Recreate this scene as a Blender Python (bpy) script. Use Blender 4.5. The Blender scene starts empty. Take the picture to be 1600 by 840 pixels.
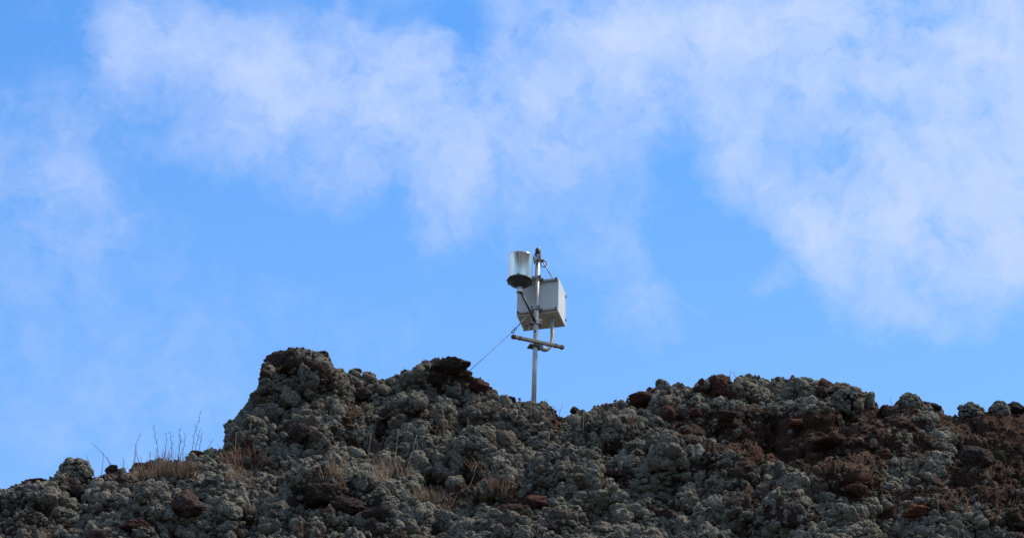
import bpy, math, random
import numpy as np
from mathutils import Vector, Matrix

SC = bpy.context.scene
COL = SC.collection
R = math.radians
random.seed(7)
rng = np.random.default_rng(11)

# ------------------------------------------------------------------ camera
PITCH = R(30.0)
F_PX = 4537.0                     # focal length in pixels of the 1600 px wide photograph
CAM = np.array([0.0, 0.0, 1.6])
FWD = np.array([0.0, math.cos(PITCH), math.sin(PITCH)])
UPV = np.array([0.0, -math.sin(PITCH), math.cos(PITCH)])
RGT = np.array([1.0, 0.0, 0.0])
cd = bpy.data.cameras.new('camera')
cam = bpy.data.objects.new('camera', cd)
COL.objects.link(cam)
cam.location = CAM
cam.rotation_euler = (math.pi / 2 + PITCH, 0, 0)
cd.sensor_width = 36.0
cd.lens = 36.0 * F_PX / 1600.0
cd.clip_start = 0.1
cd.clip_end = 5000
SC.camera = cam

# ------------------------------------------------------------------ view
SC.view_settings.view_transform = 'Standard'
SC.view_settings.look = 'None'
SC.view_settings.exposure = 0.0
SC.view_settings.gamma = 1.0
SC.render.film_transparent = False
SC.cycles.use_denoising = True
SC.cycles.sample_clamp_indirect = 2.0
SC.cycles.caustics_reflective = False
SC.cycles.max_bounces = 6
SC.cycles.diffuse_bounces = 3

# ------------------------------------------------------------------ sun
SUN_EL, SUN_AZ = R(57), R(80)     # azimuth from +Y towards +X
sun_dir = Vector((math.sin(SUN_AZ) * math.cos(SUN_EL), math.cos(SUN_AZ) * math.cos(SUN_EL), math.sin(SUN_EL)))
sl = bpy.data.lights.new('sun', 'SUN')
sl.energy = 4.6
sl.angle = R(15)
sl.color = (1.0, 0.86, 0.67)
so = bpy.data.objects.new('sun', sl)
COL.objects.link(so)
so.rotation_euler = (-sun_dir).to_track_quat('-Z', 'Y').to_euler()
so.location = (10, 10, 40)


# ------------------------------------------------------------------ node helper
class N:
    def __init__(s, tree):
        s.t = tree
        s.x = 0

    def new(s, typ, ins=None, **kw):
        n = s.t.nodes.new(typ)
        s.x += 40
        n.location = (s.x, 0)
        for k, v in kw.items():
            setattr(n, k, v)
        for k, v in (ins or {}).items():
            s.put(n.inputs[k], v)
        return n

    def put(s, sock, v):
        if isinstance(v, bpy.types.NodeSocket):
            s.t.links.new(v, sock)
        elif isinstance(v, bpy.types.Node):
            s.t.links.new(v.outputs[0], sock)
        else:
            sock.default_value = v

    def m(s, op, a, b=0.0, c=None, clamp=False):
        n = s.t.nodes.new('ShaderNodeMath')
        n.operation = op
        n.use_clamp = clamp
        s.put(n.inputs[0], a)
        s.put(n.inputs[1], b)
        if c is not None:
            s.put(n.inputs[2], c)
        return n.outputs[0]

    def noise(s, vec, scale, detail=4.0, rough=0.5, dist=0.0, lac=2.0, color=False):
        n = s.new('ShaderNodeTexNoise', {'Scale': scale, 'Detail': detail, 'Roughness': rough, 'Distortion': dist, 'Lacunarity': lac})
        if vec is not None:
            s.put(n.inputs['Vector'], vec)
        return n.outputs['Color' if color else 'Fac']

    def ramp(s, fac, stops, interp='LINEAR'):
        n = s.t.nodes.new('ShaderNodeValToRGB')
        s.put(n.inputs[0], fac)
        cr = n.color_ramp
        cr.interpolation = interp
        while len(cr.elements) < len(stops):
            cr.elements.new(0.5)
        for e, (p, c) in zip(cr.elements, stops):
            e.position = p
            e.color = (*c, 1) if len(c) == 3 else c
        return n.outputs[0]

    def mix(s, fac, a, b, mode='MIX'):
        n = s.t.nodes.new('ShaderNodeMix')
        n.data_type = 'RGBA'
        n.blend_type = mode
        s.put(n.inputs[0], fac)
        for k, v in ((6, a), (7, b)):
            s.put(n.inputs[k], v if isinstance(v, (bpy.types.NodeSocket, bpy.types.Node)) else (*v, 1) if len(v) == 3 else v)
        return n.outputs[2]


# ------------------------------------------------------------------ sky: clear Nishita sky with thin broken cloud
W = bpy.data.worlds.new('World')
SC.world = W
W.use_nodes = True
W.node_tree.nodes.clear()
n = N(W.node_tree)
tc = n.new('ShaderNodeTexCoord')
D = tc.outputs['Generated']
sky = n.new('ShaderNodeTexSky', sky_type='NISHITA', sun_disc=False, sun_elevation=SUN_EL, sun_rotation=SUN_AZ)
sky.altitude = 300
sky.air_density = 1.0
sky.dust_density = 0.4
sky.ozone_density = 2.0
SKY_TINT = (0.73, 1.33, 1.78)
blue = n.mix(1.0, sky.outputs[0], SKY_TINT, 'MULTIPLY')
el_ = n.new('ShaderNodeSeparateXYZ', {0: D}).outputs[2]
# paler towards the horizon
pale = n.new('ShaderNodeMapRange', {'Value': el_, 'From Min': 0.41, 'From Max': 0.56, 'To Min': 0.40, 'To Max': 0.0}).outputs[0]
blue = n.mix(pale, blue, (2.6, 4.1, 6.7))


def dot(vec, c):
    v = n.new('ShaderNodeVectorMath', operation='DOT_PRODUCT')
    n.put(v.inputs[0], vec)
    v.inputs[1].default_value = c
    return v.outputs['Value']


# a tangent plane of the sky dome about the direction 30 degrees above the horizon, in photo units of 100 px
fw = n.m('MAXIMUM', dot(D, tuple(FWD)), 0.05)
u = n.m('MULTIPLY', n.m('DIVIDE', dot(D, tuple(RGT)), fw), F_PX / 100)
v = n.m('MULTIPLY', n.m('DIVIDE', dot(D, tuple(UPV)), fw), -F_PX / 100)
cmb = n.new('ShaderNodeCombineXYZ', {0: u, 1: v, 2: 0.0})
P2 = cmb.outputs[0]
wn = n.noise(P2, 0.6, 9, 0.62, color=True)
wsub = n.new('ShaderNodeVectorMath', operation='SUBTRACT')
n.put(wsub.inputs[0], wn)
wsub.inputs[1].default_value = (0.5, 0.5, 0.5)
wsc = n.new('ShaderNodeVectorMath', operation='SCALE')
n.put(wsc.inputs[0], wsub.outputs[0])
wsc.inputs['Scale'].default_value = 1.6
wadd = n.new('ShaderNodeVectorMath', operation='ADD')
n.put(wadd.inputs[0], P2)
n.put(wadd.inputs[1], wsc.outputs[0])
PW = wadd.outputs[0]

CLOUDS = [  # x, y, rx, ry, turn, amount
    (240, 50, 75, 110, 25, .42), (200, 90, 60, 70, 30, .22), (390, 110, 130, 120, 0, .50), (330, 160, 120, 90, 20, .28), (60, 235, 130, 120, 0, .28), (110, 340, 120, 90, 0, .30),
    (560, 90, 160, 105, -15, .62), (640, 190, 160, 110, 20, .50), (480, 140, 160, 100, 0, .3), (740, 150, 120, 70, 0, .3), (560, 240, 120, 70, -30, .30), (705, 270, 65, 105, 12, .60), (690, 355, 55, 48, 0, .30),
    (850, 225, 130, 90, -20, .62), (930, 130, 150, 90, -25, .55), (1000, 40, 230, 90, 0, .72), (1200, 90, 220, 130, 0, .72), (1130, 190, 130, 90, 0, .45),
    (1450, 60, 280, 130, 0, .95), (1590, 120, 140, 110, 0, .75), (1500, 290, 220, 140, 0, 1.0), (1390, 350, 190, 110, 10, .62), (1270, 365, 75, 45, 0, .45), (1350, 460, 95, 50, 20, .45),
    (1600, 360, 130, 110, 0, .45), (1150, 290, 80, 80, 40, .30), (1020, 485, 80, 50, 0, .26), (1440, 500, 60, 35, 0, .30), (1190, 445, 45, 30, 0, .28), (990, 300, 90, 60, 0, .20), (900, 380, 110, 70, 0, .14),
    (420, 250, 150, 60, 10, .22), (230, 630, 90, 50, 0, .10), (20, 440, 60, 60, 0, .12), (960, 420, 60, 90, -20, .14),
    (120, 580, 360, 220, 0, .15), (560, 560, 300, 100, 0, .05),
    (715, 50, 42, 55, 0, -.62), (820, 60, 170, 90, 0, .30), (860, 90, 50, 45, 0, -.50), (800, 170, 40, 50, 0, -.15), (1040, 115, 48, 42, 0, -.42), (1185, 130, 48, 50, 0, -.45), (1080, 240, 45, 90, 0, -.40), (1320, 110, 40, 35, 0, -.3),
    (1350, 185, 60, 34, 0, -.62), (1440, 175, 60, 30, 10, -.5), (1530, 150, 60, 34, 20, -.62), (1215, 200, 50, 60, 0, -.2), (500, 205, 42, 50, 0, -.42), (470, 60, 40, 60, 0, -.25), (290, 165, 60, 50, 0, -.20), (90, 90, 90, 60, 0, -.08), (140, 70, 100, 110, 0, .17),
    (1150, 370, 80, 60, 0, -.35), (1340, 400, 40, 30, 0, -.3), (1480, 400, 60, 40, 0, -.2), (630, 20, 70, 30, 0, -.35),
]
acc = None
for (cx, cy, rx, ry, rot, am) in CLOUDS:
    mp = n.new('ShaderNodeMapping', vector_type='TEXTURE')
    n.put(mp.inputs[0], PW)
    mp.inputs['Location'].default_value = ((cx - 800) / 100, (cy - 420) / 100, 0)
    mp.inputs['Rotation'].default_value = (0, 0, R(rot))
    mp.inputs['Scale'].default_value = (rx / 100 * 1.35, ry / 100 * 1.35, 1)
    ln = n.new('ShaderNodeVectorMath', operation='LENGTH')
    n.put(ln.inputs[0], mp.outputs[0])
    mr = n.new('ShaderNodeMapRange', interpolation_type='SMOOTHERSTEP', clamp=True)
    n.put(mr.inputs['Value'], ln.outputs['Value'])
    mr.inputs['From Min'].default_value = 0.0
    mr.inputs['From Max'].default_value = 1.35
    mr.inputs['To Min'].default_value = am
    mr.inputs['To Max'].default_value = 0.0
    acc = mr.outputs[0] if acc is None else n.m('ADD', acc, mr.outputs[0])
# unseen rest of the sky: greyer broken cloud, shaped for whiter light and gauge reflections
wide = n.noise(D, 2.2, 6, 0.6, 0.6)
side = n.new('ShaderNodeMapRange', {'Value': dot(D, tuple(FWD)), 'From Min': 0.93, 'From Max': 0.975, 'To Min': 1.0, 'To Max': 0.0}, interpolation_type='SMOOTHSTEP').outputs[0]
wide_c = n.new('ShaderNodeMapRange', {'Value': wide, 'From Min': 0.42, 'From Max': 0.57, 'To Min': 0.15, 'To Max': 1.0}, interpolation_type='SMOOTHSTEP').outputs[0]
fine = n.noise(PW, 1.7, 9, 0.62, 0.35)
fine2 = n.noise(PW, 0.7, 5, 0.55, 0.2)
fine3 = n.noise(PW, 4.5, 7, 0.6, 0.5)
tex = n.m('ADD', n.m('MULTIPLY', n.m('SUBTRACT', fine3, 0.5), 0.6), n.m('MULTIPLY', n.m('SUBTRACT', fine, 0.5), 1.2))
tex = n.m('ADD', tex, n.m('MULTIPLY', n.m('SUBTRACT', fine2, 0.5), 1.5))
amt = n.m('MULTIPLY', acc, n.m('ADD', 1.0, n.m('MULTIPLY', tex, 1.45)))
amt = n.m('ADD', n.m('ADD', amt, 0.03), n.m('MULTIPLY', tex, 0.15))
view_c = n.m('MULTIPLY', n.m('SUBTRACT', 1.0, n.m('EXPONENT', n.m('MULTIPLY', n.m('MAXIMUM', n.m('SUBTRACT', amt, 0.09), 0.0), -0.98))), 1.40)
cov = n.m('ADD', n.m('MULTIPLY', view_c, n.m('SUBTRACT', 1.0, side)), n.m('MULTIPLY', wide_c, side))
cov = n.new('ShaderNodeMapRange', {'Value': cov, 'From Min': 0.0, 'From Max': 1.55, 'To Min': 0.0, 'To Max': 1.0}, interpolation_type='LINEAR').outputs[0]
CLOUD_COL = n.mix(side, n.mix(fine2, (3.1, 4.1, 6.8), (5.1, 5.65, 7.3)), (3.7, 3.75, 4.1))
col = n.mix(cov, blue, CLOUD_COL)
# below the horizon: dull ground tone
upz = n.new('ShaderNodeSeparateXYZ', {0: D}).outputs[2]
gfac = n.new('ShaderNodeMapRange', {'Value': upz, 'From Min': -0.02, 'From Max': 0.02, 'To Min': 0.0, 'To Max': 1.0}).outputs[0]
col = n.mix(gfac, (0.6, 0.55, 0.5), col)
bg = n.new('ShaderNodeBackground', {'Color': col, 'Strength': 0.15})
out = n.new('ShaderNodeOutputWorld')
n.put(out.inputs[0], bg.outputs[0])


# ================================================================== helpers
def at(px, py, d):
    """world point seen at photo pixel (px, py) at distance d along the camera axis"""
    px = np.asarray(px, float); py = np.asarray(py, float); d = np.asarray(d, float)
    return CAM + d[..., None] * (FWD + ((px - 800) / F_PX)[..., None] * RGT - ((py - 420) / F_PX)[..., None] * UPV)


def at_y(px, py, Y):
    dr = FWD + (px - 800) / F_PX * RGT - (py - 420) / F_PX * UPV
    return Vector(CAM + dr * (Y / dr[1]))


def proj(P):
    q = np.asarray(P, float) - CAM
    d = q @ FWD
    return 800 + F_PX * (q @ RGT) / d, 420 - F_PX * (q @ UPV) / d, d


def hash3(ix, iy, iz, k):
    h = (ix.astype(np.int64) * 374761393 + iy.astype(np.int64) * 668265263 + iz.astype(np.int64) * 2147483647 + k * 1274126177) & 0xFFFFFFFF
    h = ((h ^ (h >> 13)) * 1103515245 + 12345) & 0xFFFFFFFF
    h = ((h ^ (h >> 15)) * 2246822519) & 0xFFFFFFFF
    h = h ^ (h >> 16)
    return (h & 0xFFFFFF) / float(0x1000000)


def vnoise(P, k=0):
    i = np.floor(P).astype(np.int64)
    f = P - i
    f = f * f * (3 - 2 * f)
    r = 0
    for dx in (0, 1):
        for dy in (0, 1):
            for dz in (0, 1):
                w = (f[:, 0] if dx else 1 - f[:, 0]) * (f[:, 1] if dy else 1 - f[:, 1]) * (f[:, 2] if dz else 1 - f[:, 2])
                r = r + w * hash3(i[:, 0] + dx, i[:, 1] + dy, i[:, 2] + dz, k)
    return r * 2 - 1


def fbm(P, octv=4, k=0, gain=0.5):
    a, r = 1.0, 0
    for o in range(octv):
        r = r + a * vnoise(P * (2.03 ** o) + 17.3 * o, k + o)
        a *= gain
    return r


def worley(P, k=0):
    """distance to the nearest feature point, and that point's random number"""
    i = np.floor(P).astype(np.int64)
    best = np.full(len(P), 9.0)
    cid = np.zeros(len(P))
    for dx in (-1, 0, 1):
        for dy in (-1, 0, 1):
            for dz in (-1, 0, 1):
                c = i + np.array([dx, dy, dz])
                h = [hash3(c[:, 0], c[:, 1], c[:, 2], k + q) for q in range(3)]
                q = c + np.stack(h, 1) - P
                d = (q * q).sum(1)
                m = d < best
                best = np.where(m, d, best)
                cid = np.where(m, h[0], cid)
    return np.sqrt(best), cid


def billow(P, k=0, rad=0.75):
    d, c = worley(P, k)
    return np.sqrt(np.clip(1 - (d / rad) ** 2, 0, None)) * (0.75 + 0.5 * c)


def sstep(a, b, x):
    t = np.clip((x - a) / (b - a), 0, 1)
    return t * t * (3 - 2 * t)


def mesh_from(name, V, Fc, smooth=True):
    me = bpy.data.meshes.new(name)
    V = np.ascontiguousarray(V, dtype=np.float32)
    Fc = np.ascontiguousarray(Fc, dtype=np.int32)
    k = Fc.shape[1]
    me.vertices.add(len(V))
    me.vertices.foreach_set('co', V.ravel())
    me.loops.add(Fc.size)
    me.loops.foreach_set('vertex_index', Fc.ravel())
    me.polygons.add(len(Fc))
    me.polygons.foreach_set('loop_start', np.arange(len(Fc), dtype=np.int32) * k)
    me.update(calc_edges=True)
    me.polygons.foreach_set('use_smooth', np.full(len(Fc), smooth))
    return me


def link(name, me, mat=None, parent=None, loc=None):
    o = bpy.data.objects.new(name, me)
    COL.objects.link(o)
    if mat is not None:
        me.materials.append(mat)
    if parent is not None:
        o.parent = parent
    if loc is not None:
        o.location = loc
    return o


def tag(o, label=None, cat=None, group=None, kind=None):
    if label: o['label'] = label
    if cat: o['category'] = cat
    if group: o['group'] = group
    if kind: o['kind'] = kind
    return o


_ico = {}
def ico(sub):
    if sub in _ico:
        return _ico[sub]
    import bmesh
    bm = bmesh.new()
    bmesh.ops.create_icosphere(bm, subdivisions=sub, radius=1.0)
    V = np.array([v.co[:] for v in bm.verts])
    Fc = np.array([[v.index for v in f.verts] for f in bm.faces])
    bm.free()
    _ico[sub] = (V, Fc)
    return V, Fc


# ================================================================== materials
def mat_base(name):
    m = bpy.data.materials.new(name)
    m.use_nodes = True
    nt = m.node_tree
    nt.nodes.clear()
    k = N(nt)
    b = k.new('ShaderNodeBsdfPrincipled')
    o = k.new('ShaderNodeOutputMaterial')
    nt.links.new(b.outputs[0], o.inputs[0])
    return m, k, b


def mat_rock(name, dark, mid, warm, rust_attr=True, warm_amt=0.5):
    m, k, b = mat_base(name)
    pos = k.new('ShaderNodeNewGeometry').outputs['Position']
    a = k.noise(pos, 6.0, 6, 0.6, 0.4)
    c = k.noise(pos, 45.0, 5, 0.65, 0.2)
    s = k.noise(pos, 160.0, 3, 0.6)
    base = k.mix(k.ramp(c, [(0.35, (0, 0, 0)), (0.68, (1, 1, 1))]), dark, mid)
    if rust_attr:
        at_ = k.new('ShaderNodeAttribute', attribute_name='rust')
        wf = k.m('ADD', k.m('MULTIPLY', at_.outputs['Fac'], 1.15), k.m('MULTIPLY', k.m('SUBTRACT', a, 0.5), 1.6), clamp=True)
    else:
        wf = k.m('MULTIPLY', k.ramp(a, [(0.35, (0, 0, 0)), (0.7, (1, 1, 1))]), warm_amt)
    base = k.mix(wf, base, k.mix(c, tuple(x * 0.55 for x in warm), tuple(min(1, x * 1.45) for x in warm)))
    # pale lichen specks
    vo = k.new('ShaderNodeTexVoronoi', {'Vector': pos, 'Scale': 85.0})
    sp = k.m('MULTIPLY', k.m('LESS_THAN', vo.outputs['Distance'], 0.27), k.ramp(k.noise(pos, 14.0, 3, 0.6), [(0.5, (0, 0, 0)), (0.62, (1, 1, 1))]))
    base = k.mix(k.m('MULTIPLY', sp, 0.6), base, (0.17, 0.17, 0.15))
    base = k.mix(k.m('MULTIPLY', k.ramp(s, [(0.3, (1, 1, 1)), (0.55, (0, 0, 0))]), 0.45), base, tuple(x * 0.4 for x in dark))
    k.put(b.inputs['Base Color'], base)
    b.inputs['Roughness'].default_value = 0.95
    b.inputs['Specular IOR Level'].default_value = 0.15
    cr = k.new('ShaderNodeTexVoronoi', {'Vector': pos, 'Scale': 38.0}, feature='DISTANCE_TO_EDGE').outputs['Distance']
    h = k.m('ADD', k.m('ADD', k.m('MULTIPLY', c, 0.6), k.m('MULTIPLY', s, 0.4)), k.m('MULTIPLY', k.m('MINIMUM', cr, 0.12), 3.0))
    bp = k.new('ShaderNodeBump', {'Height': h, 'Strength': 0.9, 'Distance': 0.02})
    k.put(b.inputs['Normal'], bp.outputs[0])
    return m


ROCK_GROUND = mat_rock('lava_ground', (0.030, 0.020, 0.016), (0.066, 0.041, 0.031), (0.080, 0.039, 0.025))
ROCK_DARK = mat_rock('lava_dark', (0.038, 0.029, 0.026), (0.078, 0.056, 0.049), (0.085, 0.048, 0.038), False, 0.4)
ROCK_RED = mat_rock('lava_reddish', (0.050, 0.026, 0.021), (0.095, 0.047, 0.037), (0.115, 0.042, 0.028), False, 0.6)
ROCK_RUST = mat_rock('lava_rust', (0.080, 0.030, 0.020), (0.150, 0.060, 0.036), (0.22, 0.075, 0.035), False, 0.6)
ROCK_PINK = mat_rock('lava_pinkish', (0.068, 0.046, 0.042), (0.120, 0.080, 0.072), (0.125, 0.070, 0.060), False, 0.5)


def mat_lichen(name, c0, c1, c2):
    m, k, b = mat_base(name)
    tone = k.new('ShaderNodeAttribute', attribute_name='tone', attribute_type='INSTANCER').outputs['Fac']
    geo = k.new('ShaderNodeNewGeometry')
    pos = geo.outputs['Position']
    oi = k.new('ShaderNodeObjectInfo')
    a = k.noise(pos, 2.3, 4, 0.6, 0.3)
    g = k.noise(pos, 75.0, 5, 0.8)
    f = k.m('ADD', k.m('ADD', k.m('MULTIPLY', oi.outputs['Random'], 0.35), k.m('MULTIPLY', a, 0.35)), k.m('MULTIPLY', tone, 0.5))
    base = k.mix(k.ramp(f, [(0.25, (0, 0, 0)), (0.8, (1, 1, 1))]), c0, c1)
    base = k.mix(k.ramp(g, [(0.40, (0, 0, 0)), (0.62, (1, 1, 1))]), k.mix(1.0, base, (0.42, 0.42, 0.39), 'MULTIPLY'), k.mix(0.5, base, c2))
    # a few cushions stained brown by ash
    rf = k.m('FRACT', k.m('MULTIPLY', oi.outputs['Random'], 37.0))
    big = k.noise(pos, 4.2, 4, 0.65, 0.5)
    st = k.m('GREATER_THAN', k.m('ADD', rf, k.m('MULTIPLY', k.m('SUBTRACT', big, 0.5), 1.6)), 0.80)
    base = k.mix(k.m('MULTIPLY', st, 0.62), base, (0.075, 0.050, 0.038))
    ol = k.ramp(k.noise(pos, 3.3, 5, 0.65, 0.4), [(0.5, (0, 0, 0)), (0.75, (1, 1, 1))])
    base = k.mix(k.m('MULTIPLY', ol, 0.45), base, (0.095, 0.095, 0.062))
    k.put(b.inputs['Base Color'], base)
    b.inputs['Roughness'].default_value = 0.9
    b.inputs['Specular IOR Level'].default_value = 0.12
    bp = k.new('ShaderNodeBump', {'Height': g, 'Strength': 0.8, 'Distance': 0.012})
    k.put(b.inputs['Normal'], bp.outputs[0])
    return m


LICHEN = mat_lichen('lichen_grey', (0.064, 0.058, 0.043), (0.164, 0.152, 0.118), (0.48, 0.455, 0.38))


def mat_plain(name, c, rough=0.6, metal=0.0, var=0.25, scale=30.0, spec=0.4, c2=None, c2amt=0.4, bump=0.0):
    m, k, b = mat_base(name)
    tc_ = k.new('ShaderNodeTexCoord').outputs['Object']
    a = k.noise(tc_, scale, 5, 0.6, 0.3)
    base = k.mix(a, tuple(x * (1 - var) for x in c), tuple(min(1, x * (1 + var)) for x in c))
    if c2:
        p = k.noise(tc_, scale * 0.45, 4, 0.65, 0.8)
        base = k.mix(k.m('MULTIPLY', k.ramp(p, [(0.48, (0, 0, 0)), (0.62, (1, 1, 1))]), c2amt), base, c2)
    k.put(b.inputs['Base Color'], base)
    b.inputs['Roughness'].default_value = rough
    b.inputs['Metallic'].default_value = metal
    b.inputs['Specular IOR Level'].default_value = spec
    if bump:
        bp = k.new('ShaderNodeBump', {'Height': a, 'Strength': bump, 'Distance': 0.003})
        k.put(b.inputs['Normal'], bp.outputs[0])
    return m


M_GALV = mat_plain('galvanised_steel', (0.50, 0.49, 0.46), 0.5, 0.35, 0.2, 40, 0.5, (0.22, 0.20, 0.18), 0.5, 0.3)
M_GALV_DARK = mat_plain('weathered_steel', (0.16, 0.155, 0.15), 0.6, 0.4, 0.35, 60, 0.4, (0.07, 0.05, 0.04), 0.6, 0.3)
M_BLACK = mat_plain('black_rubber', (0.018, 0.018, 0.02), 0.5, 0.0, 0.2, 40)
M_BASE = mat_plain('dark_casting', (0.075, 0.075, 0.078), 0.55, 0.3, 0.4, 50, 0.4)
M_BOX = mat_plain('grey_painted_steel', (0.66, 0.68, 0.66), 0.5, 0.0, 0.10, 14, 0.4, (0.78, 0.79, 0.77), 0.45, 0.1)
M_PVC = mat_plain('grey_conduit', (0.34, 0.34, 0.33), 0.55, 0.0, 0.12, 30)
M_RAIL = mat_plain('dull_bar_steel', (0.20, 0.195, 0.17), 0.65, 0.2, 0.25, 40, 0.4, (0.09, 0.06, 0.04), 0.4)
M_RUST = mat_plain('rusty_steel', (0.10, 0.050, 0.028), 0.85, 0.0, 0.7, 60, 0.2, (0.30, 0.24, 0.18), 0.6)
M_BRIGHT = mat_plain('bright_steel', (0.72, 0.72, 0.72), 0.35, 0.4, 0.1, 30)
M_BRASS = mat_plain('dull_brass', (0.42, 0.34, 0.22), 0.45, 0.7, 0.2, 60)


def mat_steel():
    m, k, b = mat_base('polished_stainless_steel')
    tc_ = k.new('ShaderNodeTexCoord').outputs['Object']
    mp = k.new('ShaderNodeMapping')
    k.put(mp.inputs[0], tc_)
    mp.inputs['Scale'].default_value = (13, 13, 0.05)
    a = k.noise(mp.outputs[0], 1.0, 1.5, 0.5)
    k.put(b.inputs['Base Color'], k.mix(k.ramp(a, [(0.35, (0, 0, 0)), (0.65, (1, 1, 1))]), (0.36, 0.36, 0.38), (0.78, 0.78, 0.79)))  # vertical light and dark reflection bands painted into the base colour
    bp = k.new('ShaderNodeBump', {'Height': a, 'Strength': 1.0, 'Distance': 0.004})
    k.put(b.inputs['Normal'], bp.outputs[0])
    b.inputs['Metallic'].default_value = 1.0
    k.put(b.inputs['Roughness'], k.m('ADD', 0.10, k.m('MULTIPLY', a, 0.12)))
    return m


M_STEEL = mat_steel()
M_STRAW = mat_plain('dry_straw', (0.26, 0.18, 0.12), 0.8, 0, 0.35, 25, 0.2)
M_STRAW_RED = mat_plain('reddish_dry_grass', (0.105, 0.050, 0.032), 0.85, 0, 0.4, 25, 0.2)
M_TWIG = mat_plain('grey_brown_twig', (0.095, 0.070, 0.055), 0.85, 0, 0.3, 40, 0.2)
M_PALE = mat_plain('pale_dry_stalk', (0.30, 0.25, 0.18), 0.8, 0, 0.25, 40, 0.2)
M_GREEN = mat_plain('green_grass', (0.075, 0.085, 0.040), 0.8, 0, 0.3, 30, 0.2)
M_MOSS = mat_plain('yellow_green_moss', (0.085, 0.080, 0.028), 0.95, 0, 0.5, 90, 0.1)

# ================================================================== the hillside
SKY = np.array([(-6000, 900), (-1500, 850), (-700, 800), (-300, 775), (-150, 768), (-60, 760),
    (0, 757), (13, 759), (27, 752), (59, 743), (80, 745), (86, 737), (93, 727), (109, 720), (125, 714), (138, 720), (146, 729), (162, 728), (177, 720), (196, 723), (206, 720), (211, 715), (222, 716), (230, 718), (238, 710), (248, 709), (260, 715), (283, 715), (301, 704), (317, 704), (331, 693), (341, 697), (356, 690), (360, 655), (371, 645), (382, 632), (395, 618), (402, 607),
    (405, 600), (410, 581), (423, 559), (437, 546), (447, 541), (472, 541), (485, 545), (502, 548), (510, 557), (525, 570), (540, 583), (555, 577), (562, 584), (575, 582), (584, 589), (597, 587), (620, 579), (637, 571), (655, 562), (682, 554), (695, 555), (715, 561), (732, 576), (750, 585), (771, 600), (775, 615),
    (785, 619), (802, 619), (820, 626), (847, 627), (857, 632), (862, 641), (880, 642), (895, 639), (900, 632), (920, 636), (935, 630), (950, 623), (967, 623), (977, 629), (981, 615), (992, 610), (1015, 606), (1037, 597), (1057, 605), (1065, 602), (1082, 607), (1092, 593), (1107, 587), (1132, 582), (1150, 586), (1170, 583),
    (1188, 584), (1201, 591), (1217, 589), (1231, 599), (1243, 587), (1256, 586), (1272, 587), (1301, 595), (1316, 593), (1340, 603), (1358, 615), (1369, 632), (1390, 629), (1406, 622), (1424, 615), (1438, 624), (1466, 627), (1470, 636), (1490, 639), (1539, 638), (1545, 636), (1575, 630), (1589, 623), (1600, 622), (1660, 618), (1720, 630), (1800, 622), (1900, 640), (2400, 690), (3600, 800), (7600, 950)], float)

BARE = [  # x, y, rx, ry, how bare
    (1275, 692, 145, 52, 1.0), (1105, 668, 60, 36, .75), (1330, 745, 65, 45, .9), (1562, 705, 78, 90, .97), (1570, 645, 60, 26, .9), (1475, 775, 80, 32, .8), (1595, 795, 60, 50, .8), (1400, 655, 50, 28, .7), (1195, 708, 55, 30, .6), (1345, 648, 50, 22, .8),
    (1505, 655, 45, 20, .9), (1525, 745, 62, 45, .95), (1450, 700, 30, 30, .45), (1380, 700, 60, 40, .35), (700, 775, 62, 24, .85), (738, 742, 18, 40, .8), (560, 640, 20, 24, .8), (575, 655, 40, 20, .4), (660, 600, 25, 15, .5), (1085, 645, 60, 28, .55), (1110, 670, 50, 40, .5), (872, 652, 28, 13, .9),
    (955, 705, 20, 15, .7), (1165, 775, 40, 18, .7), (1040, 800, 40, 16, .6), (820, 785, 45, 14, .7), (960, 745, 35, 22, .6), (1060, 760, 30, 14, .5), (505, 775, 60, 28, .6), (180, 745, 40, 14, .7), (150, 800, 40, 16, .6), (60, 815, 40, 22, .5), (230, 740, 45, 14, .5), (270, 745, 40, 18, .7), (380, 720, 45, 25, .7), (380, 745, 30, 20, .6),
    (430, 562, 50, 18, .9), (700, 562, 40, 14, .6), (750, 600, 26, 16, .4), (460, 680, 30, 20, .7), (610, 735, 40, 16, .5), (785, 770, 30, 20, .6), (1245, 660, 20, 14, .7), (1150, 640, 40, 20, .4), (1290, 610, 20, 18, .6), (520, 600, 20, 16, .35), (640, 650, 30, 14, .4), (830, 800, 60, 20, .3), (1240, 800, 50, 20, .45), (1130, 735, 60, 12, .6), (900, 830, 60, 14, .4),
]
RUSTY = [(1450, 720, 250, 130, .5), (1275, 700, 150, 60, .85), (1330, 750, 80, 50, .9), (1560, 700, 90, 120, .55), (1500, 650, 70, 24, 1.0), (1475, 780, 110, 45, .7), (720, 770, 90, 35, .65), (560, 645, 45, 30, .55), (872, 652, 40, 20, .8), (1100, 650, 90, 40, .45), (1245, 660, 30, 20, .9), (1400, 650, 60, 40, .5), (750, 610, 30, 30, .5), (1430, 790, 60, 20, 1.0), (380, 720, 50, 30, .5)]
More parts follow.
